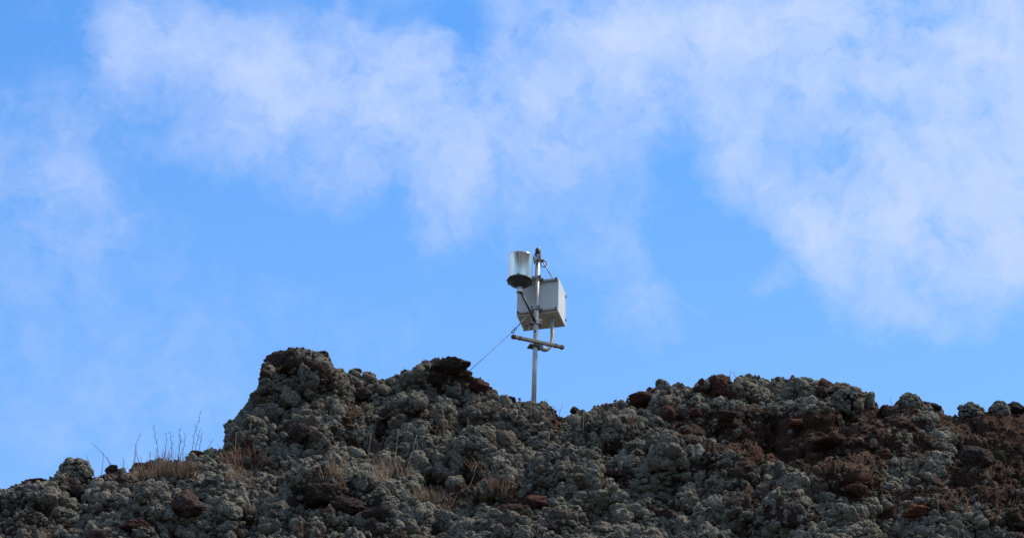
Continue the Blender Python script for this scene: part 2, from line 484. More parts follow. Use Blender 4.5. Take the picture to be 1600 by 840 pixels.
MOUNDS = [  # x, top y, width, fade, amount (m), sag
    (455, 560, 95, 120, .45, 60), (695, 566, 85, 80, .35, 30), (1125, 592, 60, 60, .30, 30), (1015, 614, 40, 50, .20, 20), (1305, 600, 65, 90, .45, 30), (1180, 640, 80, 60, .25, 25), (1070, 638, 70, 60, .30, 25), (1250, 590, 40, 60, .2, 10),
    (845, 740, 95, 140, .60, 45), (545, 752, 100, 110, .50, 40), (1085, 714, 120, 70, .40, 30), (1290, 735, 95, 130, .60, 55), (120, 722, 60, 70, .30, 20), (300, 760, 110, 80, .35, 20), (1440, 748, 45, 60, .30, 30), (950, 665, 60, 60, .25, 20), (720, 692, 75, 50, .32, 25),
    (1420, 640, 55, 90, .30, 20), (30, 770, 90, 60, .3, 20), (1540, 808, 140, 60, .45, 10), (400, 790, 90, 60, .3, 20), (690, 800, 60, 60, .3, 20), (1180, 790, 90, 60, .3, 20), (620, 640, 60, 50, .22, 20), (500, 640, 60, 50, .25, 20), (810, 655, 60, 40, .22, 15), (1000, 680, 70, 50, .22, 20), (1360, 700, 40, 50, .2, 15), (220, 790, 80, 50, .25, 20),
]


def sky_y(x):
    return np.interp(x, SKY[:, 0], SKY[:, 1])


def blobs(lst, x, y):
    r = np.zeros_like(x)
    for cx, cy, rx, ry, s in lst:
        q = ((x - cx) / rx) ** 2 + ((y - cy) / ry) ** 2
        r = np.maximum(r, s * (1 - sstep(0.55, 1.25, q)))
    return r


def base_depth(x, y):
    d = np.where(y > 640, 23.3 - 0.0115 * (y - 640), 23.3 + 0.0050 * (640 - y))
    p3 = np.stack([x / 55.0, y / 55.0, np.zeros_like(x)], 1)
    wx = x + 16 * vnoise(p3, 3)
    wy = y + 9 * vnoise(p3 * 1.3 + 5, 4)
    for cx, ty, w, fade, am, sag in MOUNDS:
        s = (wx - cx) / w
        top = ty + sag * s * s
        g = np.exp(-np.clip(np.abs(s) - 0.35, 0, None) ** 2 * 3.0)
        e = sstep(-7, 7, wy - top) * np.exp(-np.clip(wy - top, 0, None) / fade)
        d = d - 1.6 * am * g * e
    d = d + 0.35 * np.exp(-(((x - 700) / 60) ** 2 + ((y - 768) / 24) ** 2))
    d = d + 0.10 * vnoise(p3 * 0.8 + 9, 5)
    return d


fine_x = np.arange(-260, 1861, 1.7)
gx = np.cumsum(np.geomspace(4, 900, 16))
cols = np.concatenate([(-260 - gx)[::-1], fine_x, 1860 + gx])
nc = len(cols)
rows_P = []
rows_fine = []
# fine rows from y=1000 up to the crest
ys_low = np.linspace(1000, 856, 30)
for yy in ys_low:
    rows_P.append(('y', yy))
NT = 190
for t in np.linspace(0, 1, NT):
    rows_P.append(('t', t))
crest_off = 11.0
X_, Y_ = [], []
top = sky_y(cols) + crest_off + 3 * (cols < 335)
for kind, val in rows_P:
    lo = np.full(nc, 850.0)
    tt = np.minimum(top, 985.0)
    if kind == 'y':
        yy = np.full(nc, val)
        # far out to the sides the crest dips below: keep rows under it
        yy = np.maximum(yy, np.minimum(tt + (1000 - tt) * (yy - 850) / 150.0, 1000)) if False else yy
    else:
        yy = lo + (tt - lo) * val
    X_.append(cols)
    Y_.append(yy)
X_ = np.array(X_); Y_ = np.array(Y_)
# side columns whose crest is low: spread all rows between y=1000 and the crest
lowc = top > 840
for j in np.where(lowc)[0]:
    Y_[:, j] = np.linspace(1000, min(top[j], 985), len(rows_P))
Dp = base_depth(X_.ravel(), Y_.ravel())
Pf = at(X_.ravel(), Y_.ravel(), Dp).reshape(len(rows_P), nc, 3)
# over the crest and down the back
back = []
crest = Pf[-1]
tang = Pf[-1] - Pf[-6]
steps = np.concatenate([np.geomspace(0.006, 0.35, 22), [0.6, 1.0, 1.6, 2.6]])
for s in steps:
    # round over: goes back level, then falls away
    back.append(crest + np.array([0, 1.0, 0]) * s + np.array([0, 0, 1.0]) * (0.10 * min(s, 0.1) - 0.18 * max(s - 0.05, 0)))
back.append(crest + np.array([0, 9.0, -5.0]))
bk = crest.copy(); bk[:, 1] += 22; bk[:, 2] = -0.5
back.append(bk)
# down to the ground in front
front = []
low = Pf[0]
foot = low.copy(); foot[:, 1] = 8.5 + 0.6 * np.sin(low[:, 0] * 0.7); foot[:, 2] = -0.4
for t in (1.0, 0.8, 0.62, 0.46, 0.32, 0.2, 0.11, 0.05, 0.02):
    front.append(low + (foot - low) * t)
G = np.concatenate([np.array(front), Pf, np.array(back)], 0)
nr = G.shape[0]
n_front = len(front)


def grid_normals(G):
    du = np.gradient(G, axis=1)
    dv = np.gradient(G, axis=0)
    nn = np.cross(du, dv)
    return nn / np.maximum(np.linalg.norm(nn, axis=2, keepdims=True), 1e-9)


Nn = grid_normals(G)
# make sure they point to the camera side / up
if (Nn[n_front + 50, nc // 2] @ (CAM - G[n_front + 50, nc // 2])) < 0:
    Nn = -Nn
Pr = G.reshape(-1, 3)
wob = np.stack([vnoise(Pr * 5 + 3, 31), vnoise(Pr * 5 + 13, 32), vnoise(Pr * 5 + 23, 33)], 1) * 0.035
Pq = Pr + wob
disp = (0.190 * (billow(Pq / 0.46, 40) - 0.42) + 0.085 * (billow(Pq / 0.18, 50) - 0.42) + 0.024 * (billow(Pq / 0.075, 60) - 0.4)
        + 0.020 * fbm(Pr * 24, 4, 70, 0.65) + 0.012 * (billow(Pr / 0.03, 75) - 0.4))
rr = np.arange(nr)
near_crest = np.interp(rr, [0, n_front, n_front + 30 + NT - 50, n_front + 30 + NT - 12, n_front + 30 + NT, n_front + 30 + NT + 18, nr - 1], [1, 1, 1, .45, .22, .5, 1.0])
disp = disp.reshape(nr, nc) * near_crest[:, None]
G2 = G + Nn * disp[..., None]
N2 = grid_normals(G2)
if (N2[n_front + 50, nc // 2] @ (CAM - G2[n_front + 50, nc // 2])) < 0:
    N2 = -N2
idx = np.arange(nr * nc).reshape(nr, nc)
Fq = np.stack([idx[:-1, :-1], idx[:-1, 1:], idx[1:, 1:], idx[1:, :-1]], -1).reshape(-1, 4)
me = mesh_from('hillside', G2.reshape(-1, 3), Fq)
px_, py_, pd_ = proj(G2.reshape(-1, 3))
rust = blobs(RUSTY, px_, py_)
a_ = me.attributes.new('rust', 'FLOAT', 'POINT')
a_.data.foreach_set('value', (rust * 0.9).astype(np.float32))
hill = link('hillside', me, ROCK_GROUND)
tag(hill, 'steep slope of reddish brown lava rock under grey lichen', kind='structure')

# wide ground sheet
gm, k, b = mat_base('volcanic_gravel')
pos = k.new('ShaderNodeNewGeometry').outputs['Position']
k.put(b.inputs['Base Color'], k.mix(k.noise(pos, 1.5, 8, 0.7), (0.05, 0.045, 0.035), (0.11, 0.10, 0.075)))
b.inputs['Roughness'].default_value = 0.95
gs = []
g1 = np.concatenate([-np.geomspace(2500, 8, 18), np.linspace(-6, 6, 5), np.geomspace(8, 2500, 18)])
gxx, gyy = np.meshgrid(g1, g1)
gv = np.stack([gxx.ravel(), gyy.ravel(), 0.10 * vnoise(np.stack([gxx.ravel() / 9, gyy.ravel() / 9, gxx.ravel() * 0], 1), 9) - 0.12], 1)
m_ = len(g1)
gi = np.arange(m_ * m_).reshape(m_, m_)
link_g = link('ground', mesh_from('ground', gv, np.stack([gi[:-1, :-1], gi[:-1, 1:], gi[1:, 1:], gi[1:, :-1]], -1).reshape(-1, 4)), gm)
tag(link_g, 'flat volcanic gravel ground at the foot of the slope', kind='structure')

# ---- looking up the surface at a pixel of the photograph
FV = G2[n_front:n_front + len(rows_P) + 20].reshape(-1, 3)
FN = N2[n_front:n_front + len(rows_P) + 20].reshape(-1, 3)
fpx, fpy, fpd = proj(FV)
_bin = {}
_key = (np.floor(fpx / 4).astype(int) * 10000 + np.floor(fpy / 4).astype(int))
_ord = np.argsort(_key, kind='stable')
_ks = _key[_ord]


def surf(px, py):
    """surface point and normal seen at a photo pixel (nearest to the camera); falls down to the crest if the pixel is sky"""
    for dy in range(0, 60, 2):
        cand = []
        for ox in (-1, 0, 1):
            for oy in (-1, 0, 1):
                kk = (int(px // 4) + ox) * 10000 + int((py + dy) // 4) + oy
                a, b_ = np.searchsorted(_ks, kk), np.searchsorted(_ks, kk, side='right')
                if b_ > a:
                    cand.append(_ord[a:b_])
        if cand:
            c = np.concatenate(cand)
            m = (np.abs(fpx[c] - px) < 3) & (np.abs(fpy[c] - py - dy) < 3)
            if m.any():
                c = c[m]
                i = c[np.argmin(fpd[c])]
                return FV[i].copy(), FN[i].copy()
    raise ValueError((px, py))


# ================================================================== lichen cushions
def cushion(sub, seed):
    V, Fc = ico(sub)
    r = np.random.default_rng(seed)
    dome = seed % 2 == 0
    K = 16 if dome else 28 + seed % 7
    c = r.normal(size=(K, 3)); c[:, 2] = np.abs(c[:, 2]) * 0.9 + 0.05
    c /= np.linalg.norm(c, axis=1, keepdims=True)
    wid = r.uniform(0.45, 0.80, K) if dome else r.uniform(0.28, 0.50, K)
    hgt = r.uniform(0.8, 1.05, K) if dome else r.uniform(0.70, 1.20, K)
    ang = np.arccos(np.clip(V @ c.T, -1, 1))
    lob = (np.sqrt(np.clip(1 - (ang / wid) ** 2, 0, None)) * hgt).max(1)
    P = V * 1.0
    rad = 0.62 + 0.36 * lob
    rad += (0.12 if dome else 0.15) * (billow(P * 4.5 + seed * 7.1, 200 + seed, 0.8) - 0.45)
    rad += 0.07 * (billow(P * 8.5 + seed * 3.3, 300 + seed, 0.8) - 0.45)
    rad += r.uniform(-0.04, 0.04, len(V))
    Q = V * rad[:, None]
    Q[:, 2] = np.where(Q[:, 2] < 0, Q[:, 2] * 0.65, Q[:, 2] * 0.95)
    return Q, Fc


NP_ = 6
PROTO = [cushion(5 if i < 4 else 4, i) for i in range(NP_)]
PROTO_LO = [cushion(4, 20 + i) for i in range(2)]


def lichen_tree():
    g = bpy.data.node_groups.new('lichen_scatter', 'GeometryNodeTree')
    g.interface.new_socket('Geometry', in_out='INPUT', socket_type='NodeSocketGeometry')
    g.interface.new_socket('Geometry', in_out='OUTPUT', socket_type='NodeSocketGeometry')
    nd, lk = g.nodes, g.links
    gi_ = nd.new('NodeGroupInput'); go = nd.new('NodeGroupOutput')

    def attr(name, typ):
        a = nd.new('GeometryNodeInputNamedAttribute'); a.data_type = typ
        a.inputs['Name'].default_value = name
        return [s for s in a.outputs if s.enabled][0]
    isp = attr('is_seed', 'BOOLEAN')
    sep = nd.new('GeometryNodeSeparateGeometry'); sep.domain = 'POINT'
    lk.new(gi_.outputs[0], sep.inputs['Geometry']); lk.new(isp, sep.inputs['Selection'])
    m2p = nd.new('GeometryNodeMeshToPoints')
    lk.new(sep.outputs['Selection'], m2p.inputs['Mesh'])
    m2p.inputs['Radius'].default_value = 0.001
    spl = nd.new('GeometryNodeSplitToInstances'); spl.domain = 'POINT'
    lk.new(sep.outputs['Inverted'], spl.inputs['Geometry'])
    lk.new(attr('proto', 'INT'), spl.inputs['Group ID'])
    iop = nd.new('GeometryNodeInstanceOnPoints')
    lk.new(m2p.outputs[0], iop.inputs['Points'])
    lk.new(spl.outputs['Instances'], iop.inputs['Instance'])
    iop.inputs['Pick Instance'].default_value = True
    lk.new(attr('proto', 'INT'), iop.inputs['Instance Index'])
    e2r = nd.new('FunctionNodeEulerToRotation')
    lk.new(attr('turn', 'FLOAT_VECTOR'), e2r.inputs[0])
    lk.new(e2r.outputs[0], iop.inputs['Rotation'])
    lk.new(attr('size', 'FLOAT_VECTOR'), iop.inputs['Scale'])
    lk.new(iop.outputs[0], go.inputs[0])
    return g


LTREE = lichen_tree()


def lichen_object(name, pts, turns, sizes, protos, origin, mat, parent=None, tone=None):
    """one object: a few cushion shapes, set out many times by geometry nodes"""
    V, Fc, pid, off = [], [], [], 0
    for i, (v_, f_) in enumerate(protos):
        V.append(v_ * 0.04); Fc.append(f_ + off); pid += [i] * len(v_); off += len(v_)
    npv = off
    V.append(np.asarray(pts) - np.asarray(origin))
    V = np.concatenate(V)
    me = mesh_from(name, V, np.concatenate(Fc))
    nv = len(V)
    seed = np.zeros(nv, bool); seed[npv:] = True
    pr = np.zeros(nv, np.int32); pr[:npv] = pid; pr[npv:] = rng.integers(0, len(protos), nv - npv)
    tu = np.zeros((nv, 3), np.float32); tu[npv:] = turns
    sz = np.ones((nv, 3), np.float32); sz[npv:] = np.asarray(sizes) / 0.04
    tn = np.full(nv, 0.4, np.float32)
    if tone is not None: tn[npv:] = tone
    a = me.attributes.new('tone', 'FLOAT', 'POINT'); a.data.foreach_set('value', tn)
    for an, ty, data, key in (('is_seed', 'BOOLEAN', seed, 'value'), ('proto', 'INT', pr, 'value'), ('turn', 'FLOAT_VECTOR', tu.ravel(), 'vector'), ('size', 'FLOAT_VECTOR', sz.ravel(), 'vector')):
        a = me.attributes.new(an, ty, 'POINT')
        a.data.foreach_set(key, data)
    o = link(name, me, mat, parent)
    if parent is None:
        o.location = origin
    md = o.modifiers.new('scatter', 'NODES')
    md.node_group = LTREE
    return o


def euler_of(nrm, up=0.45):
    n_ = Vector(nrm) * (1 - up) + Vector((0, 0, 1)) * up
    q = n_.normalized().to_track_quat('Z', 'Y')
    q = q @ Matrix.Rotation(random.uniform(0, 6.283), 3, 'Z').to_quaternion()
    return tuple(q.to_euler())


# ================================================================== bare rocks and boulders (each a thing)
def rock_mesh(name, sx, sy, sz, seed, sub=5, facets=12, rough=1.5):
    V, Fc = ico(sub)
    r = np.random.default_rng(seed)
    nn = r.normal(size=(facets, 3)); nn /= np.linalg.norm(nn, axis=1, keepdims=True)
    hh = r.uniform(0.55, 0.90, facets)
    rad = np.ones(len(V))
    for a, h in zip(nn, hh):
        c = V @ a
        rad = np.where(c > 0.05, np.minimum(rad, h / np.maximum(c, 0.05)), rad)
    # soften
    P = V * rad[:, None]
    P *= (1 + rough * (0.10 * fbm(V * 1.6 + seed, 3, seed) + 0.055 * fbm(V * 5 + seed, 3, seed + 9) + 0.05 * (billow(V * 5.2 + seed, seed + 20) - 0.5) + 0.028 * fbm(V * 16 + seed, 3, seed + 30)))[:, None]
    P *= np.array([sx, sy, sz])
    return mesh_from(name, P, Fc)


PXM = 23.3 / F_PX     # metres per photo pixel near the slope
ROCKS = [  # x, y, w, h (px), material, label
    (443, 562, 54, 34, ROCK_DARK, 'dark bare lava slab capping the left slope of the tallest outcrop'),
    (414, 586, 20, 22, ROCK_DARK, 'small dark lava lump low on the left edge of the tallest outcrop cap'),
    (702, 569, 60, 26, ROCK_DARK, 'broad dark bare lava cap on the rounded peak left of the mast'),
    (748, 604, 28, 24, ROCK_RED, 'reddish lava shoulder below the guy wire, right end of the middle peak'),
    (1127, 605, 42, 44, ROCK_RED, 'tall reddish bare rock standing on the skyline of the right ridge'),
    (1004, 621, 50, 27, ROCK_RED, 'flat reddish brown rock at the left end of the right ridge crest'),
    (1096, 596, 13, 12, ROCK_RED, 'tiny dark red rock knob just left of the tall reddish skyline rock'),
    (1288, 602, 28, 24, ROCK_RED, 'dark red rock wedged beside the rounded boulder on the right ridge crest'),
    (296, 791, 50, 46, ROCK_PINK, 'pinkish brown flat faced rock low on the left slope below the dry grass'),
    (61, 754, 48, 22, ROCK_DARK, 'dark brown rounded rock on the skyline at far left'),
    (120, 768, 20, 22, ROCK_DARK, 'small upright dark rock among lichen below the far left skyline hump'),
    (213, 716, 16, 14, ROCK_DARK, 'small dark rock on the skyline left of the tan grass tuft'),
    (173, 727, 20, 14, ROCK_DARK, 'low dark rock on the skyline between two bare twigs at left'),
    (308, 708, 22, 15, ROCK_RED, 'low brown rock on the skyline right of the tan grass tuft'),
    (498, 768, 58, 30, ROCK_DARK, 'large dark brown rock at the top of the lower middle left mound'),
    (540, 790, 56, 30, ROCK_DARK, 'large dark brown rock lower right on the middle left mound'),
    (585, 803, 50, 22, ROCK_DARK, 'low dark brown rock at the right foot of the middle left mound'),
    (584, 702, 24, 32, ROCK_PINK, 'upright smooth brown rock with lichen cap beside a pale stalk'),
    (468, 678, 34, 30, ROCK_DARK, 'dark angular rock in a hollow below the tallest outcrop'),
    (618, 652, 46, 20, ROCK_DARK, 'wide dark rock half covered by lichen at the middle of the left slope'),
    (418, 612, 22, 16, ROCK_DARK, 'small dark rock on the left flank of the tallest outcrop'),
    (565, 617, 26, 24, ROCK_DARK, 'dark pitted rock in the dip between the two left peaks'),
    (835, 784, 46, 20, ROCK_RED, 'wide reddish rock face on the front mound below the mast'),
    (1044, 646, 24, 32, ROCK_RED, 'upright dark red rock below the flat rock of the right ridge'),
    (1133, 648, 34, 18, ROCK_RED, 'low red brown rock under a lichen ledge on the right ridge'),
    (1087, 645, 28, 20, ROCK_RED, 'speckled red brown rock between upright red rock and lichen ledge'),
    (1217, 767, 30, 22, ROCK_RED, 'dark red rock poking out of pale lichen in the lower right'),
    (1185, 776, 26, 18, ROCK_DARK, 'low dark rock beside the red rock in the lower right lichen'),
    (1431, 797, 46, 18, ROCK_RUST, 'bright rust red rock under a lichen clump at lower right'),
    (1386, 643, 26, 24, ROCK_DARK, 'brown rounded rock just below the notch of the right skyline'),
    (1452, 632, 36, 14, ROCK_DARK, 'flat brown rock on the skyline between two right hand humps'),
    (1528, 716, 44, 44, ROCK_DARK, 'large smooth brown slab on the bare slope near the right edge'),
    (1558, 774, 32, 20, ROCK_RED, 'brown rock low on the bare slope near the right edge'),
    (1588, 634, 30, 20, ROCK_DARK, 'craggy brown rock on the skyline at the far right edge'),
    (1246, 661, 24, 16, ROCK_RUST, 'orange brown rock patch beneath the right ridge lichen'),
    (898, 636, 14, 14, ROCK_DARK, 'small round dark rock on the skyline right of the mast'),
    (796, 622, 22, 11, ROCK_DARK, 'low dark rock on the skyline just left of the mast foot'),
    (1040, 803, 40, 16, ROCK_DARK, 'low dark rock at the foot of the front right mound'),
    (955, 742, 34, 20, ROCK_DARK, 'dark rock in shade behind the front mound, right of centre'),
    (505, 549, 16, 12, ROCK_DARK, 'small dark knob at the right top corner of the tallest outcrop'),
    (1340, 764, 34, 24, ROCK_RED, 'red brown rock in the gully right of the pale front lichen mound'),
    (1300, 690, 60, 24, ROCK_RED, 'broad low red brown rock in the bare patch of the right slope'),
    (1235, 712, 44, 20, ROCK_RED, 'dull red rock at the lower left of the bare patch'),
    (215, 822, 46, 20, ROCK_RED, 'reddish brown rock at the bottom left corner area'),
    (155, 835, 34, 22, ROCK_PINK, 'brown rock cut by the bottom edge of the picture at left'),
]
rock_balls = []
for i, (px, py, w, h, mt, lab) in enumerate(ROCKS):
    P, nn = surf(px, py)
    d = proj(P)[2]
    ps = d / F_PX
    rx = w * 0.5 * ps * 1.12
    rz = h * 0.5 * ps * 1.25
    ry = (rx + rz) * 0.45
    rz = max(math.sqrt(max((h * 0.54 * ps) ** 2 - (0.45 * ry) ** 2, 0)) / 0.87, (h * 0.52 if py - 25 < sky_y(np.array([px]))[0] else max(h * 0.52, w * 0.30)) * ps)
    me = rock_mesh('bare_rock', rx, ry, rz, 500 + i * 3, 5 if w > 30 else 4)
    o = link('bare_rock', me, mt)
    on_sky = py - sky_y(np.array([px]))[0] < h * 0.62 + 2
    dd = d - (0.0 if on_sky else ry * 0.42)
    ysf = proj(P)[1]
    c = at(np.array(px), np.array(max(py + h * 0.1, ysf - h * 0.12) if on_sky else py), np.array(dd))
    o.location = c
    # lean back so that the ellipsoid's face meets the view
    o.rotation_euler = (R(4), R(random.uniform(-14, 14)), R(random.uniform(-12, 12)))
    tag(o, lab, 'rock', 'bare lava rocks on the slope')
    rock_balls.append((c, np.array([rx, ry, rz])))

BOULDERS = [  # lichen covered boulders standing on the crest
    (1517, 628, 42, 24, 'lichen capped round boulder standing alone on the right skyline'),
    (1562, 632, 30, 20, 'small lichen topped boulder on the skyline near the right edge'),
    (1318, 622, 70, 44, 'big rounded boulder wholly covered in grey lichen at the right ridge end'),
    (1423, 626, 38, 22, 'lichen covered hump on the skyline right of the notch'),
    (555, 585, 18, 18, 'small lichen knob on the skyline right of the tallest outcrop'),
    (576, 590, 22, 18, 'square topped lichen knob beside the small knob left of the middle peak'),
    (118, 732, 56, 34, 'domed lichen covered boulder on the left skyline'),
    (1036, 603, 26, 16, 'small lichen dome on the crest right of the flat reddish rock'),
]
for i, (px, py, w, h, lab) in enumerate(BOULDERS):
    P, nn = surf(px, py + h * 0.2)
    d = proj(P)[2]
    ps = d / F_PX
    h += 4
    rx, rz = w * 0.5 * ps * 0.86, h * 0.5 * ps * 0.98
    ry = (rx + rz) * 0.42
    rz = max(math.sqrt(max((h * 0.5 * ps) ** 2 - (0.45 * ry) ** 2, 0)) / 0.87, h * 0.34 * ps)
    ysf = proj(surf(px, py - h)[0])[1]
    c = at(np.array(px), np.array(max(py + h * 0.15, ysf - h * 0.08)), np.array(d + 0.0))
    root = bpy.data.objects.new('lichen_boulder', None)
    COL.objects.link(root)
    root.location = c
    tag(root, lab, 'boulder', 'lichen covered boulders on the crest')
    rm = rock_mesh('rock_core', rx, ry, rz, 900 + i * 5, 4)
    link('rock_core', rm, ROCK_DARK, root)
    V, Fc = ico(3)
    vv = V[rng.permutation(len(V))]
    pts, tr, sz = [], [], []
    for q in vv:
        p = np.sign(q) * np.abs(q) ** 0.88 * np.array([rx, ry, rz]) * random.uniform(0.78, 1.0)
        if q[2] < -0.95 or (q[2] < -0.2 and random.random() < 0.15):
            continue
        s = random.choice((0.014, 0.018, 0.024, 0.032, 0.038)) * (1.15 if w > 50 else 0.95)
        if any(np.linalg.norm(p - p2) < 0.75 * s for p2 in pts):
            continue
        pts.append(p); tr.append(euler_of(q, 0.25)); sz.append((s, s, s * 0.9))
    lo = lichen_object('lichen_crust', np.array(pts), np.array(tr), np.array(sz), PROTO_LO, (0, 0, 0), LICHEN, root)
    lo['kind'] = 'stuff'
    rock_balls.append((c, np.array([rx, ry, rz]) * 0.9))

# ================================================================== lichen over the slope
sub = G2[n_front:n_front + len(rows_P) + 24]
subN = N2[n_front:n_front + len(rows_P) + 24]
du = np.linalg.norm(np.diff(sub, axis=1), axis=2)[:-1]
dv = np.linalg.norm(np.diff(sub, axis=0), axis=2)[:, :-1]
ar = du * dv
cmask = (cols[:-1] > -230) & (cols[:-1] < 1830)
ar[:, ~cmask] = 0
cum = np.cumsum(ar.ravel()); total = cum[-1]
NC = 110000
pick = np.searchsorted(cum, rng.uniform(0, total, NC))
pi, pj = np.unravel_index(pick, ar.shape)
fu, fv_ = rng.uniform(size=(2, NC, 1))
CP = sub[pi, pj] * (1 - fu) * (1 - fv_) + sub[pi, np.minimum(pj + 1, nc - 1)] * fu * (1 - fv_) + sub[pi + 1, pj] * (1 - fu) * fv_ + sub[pi + 1, np.minimum(pj + 1, nc - 1)] * fu * fv_
CN = subN[pi, pj]
cpx, cpy, cpd = proj(CP)
bare = blobs(BARE, cpx + 10 * vnoise(CP * 7, 91), cpy + 7 * vnoise(CP * 7 + 9, 92))
gapn = fbm(CP * 5.0, 3, 95)
bare = np.clip(bare + np.clip(gapn * 1.3 - 0.26, 0, 0.95), 0, 1)
rs = np.exp(rng.normal(math.log(0.029), 0.40, NC))
region = vnoise(CP * 1.7, 97)
rs *= 1 + 0.22 * region
rs = np.where(bare > 0.35, rs * (0.72 - 0.30 * bare), rs)
rs = np.clip(rs, 0.010, 0.080)
keep = rng.uniform(size=NC) > bare * 0.93
keep &= ~((cpy < sky_y(cpx) - 2) & (cpd < 0))
for c, rad in rock_balls:
    q = (CP - c) / (rad * 0.92 + 0.2 * rs[:, None])
    q2 = (q * q).sum(1)
    front_side = (np.abs(cpx - proj(c)[0]) < rad[0] / PXM * 0.72) & (np.abs(cpy - proj(c)[1]) < rad[2] / PXM * 0.72) & (np.abs(CP[:, 1] - c[1]) < 0.45)
    keep &= (q2 > 1.0) & ~front_side
# near the crest keep cushions small so that the outline stays as seen
nearc = cpy - sky_y(cpx)
rs = np.where(nearc < 14, np.minimum(rs, 0.036), rs)
order = rng.permutation(np.where(keep)[0])
# larger first in coarse classes
order = order[np.argsort(-np.round(rs[order] * 60), kind='stable')]
cell = 0.08
gridd = {}
chosen = []
for i in order:
    p = CP[i]; r_ = rs[i]
    kx, ky, kz = int(p[0] // cell), int(p[1] // cell), int(p[2] // cell)
    ok = True
    for ax in (kx - 1, kx, kx + 1):
        for ay in (ky - 1, ky, ky + 1):
            for az in (kz - 1, kz, kz + 1):
                for (q, rq) in gridd.get((ax, ay, az), ()):
                    dd = (q[0] - p[0]) ** 2 + (q[1] - p[1]) ** 2 + (q[2] - p[2]) ** 2
                    if dd < (0.44 * (rq + r_)) ** 2:
                        ok = False
                        break
                if not ok: break
            if not ok: break
        if not ok: break
    if ok:
        gridd.setdefault((kx, ky, kz), []).append((p.tolist(), r_))
        chosen.append(i)
chosen = np.array(chosen)
print('cushions', len(chosen))
turns = np.array([euler_of(CN[i], 0.35) for i in chosen])
szs = rs[chosen][:, None] * rng.uniform([1.0, 0.9, 0.8], [1.35, 1.2, 1.15], (len(chosen), 3))
pts = CP[chosen] + CN[chosen] * (rs[chosen] * rng.uniform(-0.15, 0.40, len(chosen)))[:, None]
PALE = [(1090, 735, 120, 40, .9), (1280, 780, 110, 60, 1.0), (1180, 800, 160, 60, .7), (1450, 815, 100, 30, .9), (950, 790, 90, 60, .5), (1380, 730, 40, 50, .7), (1270, 655, 80, 30, .7), (1120, 625, 60, 20, .6), (1390, 700, 30, 60, .7), (640, 790, 60, 50, .6), (300, 770, 120, 40, .5), (1460, 690, 50, 60, .6), (150, 780, 120, 40, .3), (840, 750, 70, 20, .6), (590, 660, 100, 40, .3)]
tone_c = np.clip(0.18 + blobs(PALE, cpx[chosen], cpy[chosen]) * 0.8 + 0.3 * vnoise(CP[chosen] * 3.1, 99), 0, 1)
# smaller knobs growing on the cushions
nk = 3 * len(chosen)
pk = rng.integers(0, len(chosen), nk)
dk = rng.normal(size=(nk, 3)) + CN[chosen][pk] * 0.9 + np.array([0, -0.3, 0.5])
dk /= np.linalg.norm(dk, axis=1, keepdims=True)
rk = rs[chosen][pk] * rng.uniform(0.22, 0.46, nk)
pts = np.concatenate([pts, pts[pk] + dk * (rs[chosen][pk] * rng.uniform(0.72, 1.0, nk))[:, None]])
turns = np.concatenate([turns, np.stack([rng.uniform(-0.9, 0.5, nk), rng.uniform(-0.6, 0.6, nk), rng.uniform(0, 6.28, nk)], 1)])
szs = np.concatenate([szs, rk[:, None] * rng.uniform(0.85, 1.25, (nk, 3))])
tone_c = np.clip(np.concatenate([tone_c, tone_c[pk] + 0.15]), 0, 1)
lo = lichen_object('lichen_cover', pts, turns, szs, PROTO, tuple(at(np.array(800.), np.array(760.), np.array(23.0))), LICHEN, tone=tone_c)
tag(lo, 'grey green cushions of lichen covering the lava slope', 'lichen', kind='stuff')


# broken lava lying in the bare places
def clinker(sub, seed):
    V, Fc = ico(sub)
    r = np.random.default_rng(seed)
    nn = r.normal(size=(9, 3)); nn /= np.linalg.norm(nn, axis=1, keepdims=True)
    rad = np.ones(len(V))
    for a, h in zip(nn, r.uniform(0.5, 0.85, 9)):
        c = V @ a
        rad = np.where(c > 0.05, np.minimum(rad, h / np.maximum(c, 0.05)), rad)
    P = V * (rad * (1 + 0.25 * fbm(V * 2.2 + seed, 3, seed)))[:, None]
    return P * r.uniform(0.7, 1.2, 3), Fc


ROCK_RUBBLE = mat_rock('lava_rubble', (0.032, 0.022, 0.017), (0.068, 0.044, 0.033), (0.082, 0.040, 0.026), False, 0.7)
kr = np.where((rng.uniform(size=NC) < np.clip(bare * 1.2 - 0.05, 0, 1)) & (rng.uniform(size=NC) < 0.55))[0]
rr_ = np.exp(rng.normal(math.log(0.008), 0.5, len(kr))).clip(0.006, 0.05)
rub = lichen_object('lava_rubble', CP[kr] + CN[kr] * (rr_ * 0.0)[:, None], rng.uniform(0, 6.28, (len(kr), 3)), rr_[:, None] * rng.uniform(0.7, 1.3, (len(kr), 3)), [clinker(3, 70 + i) for i in range(6)], tuple(at(np.array(1200.), np.array(760.), np.array(23.0))), ROCK_RUBBLE)
tag(rub, 'loose brown lava rubble in the bare patches of the slope', 'rubble', kind='stuff')
print('rubble', len(kr))

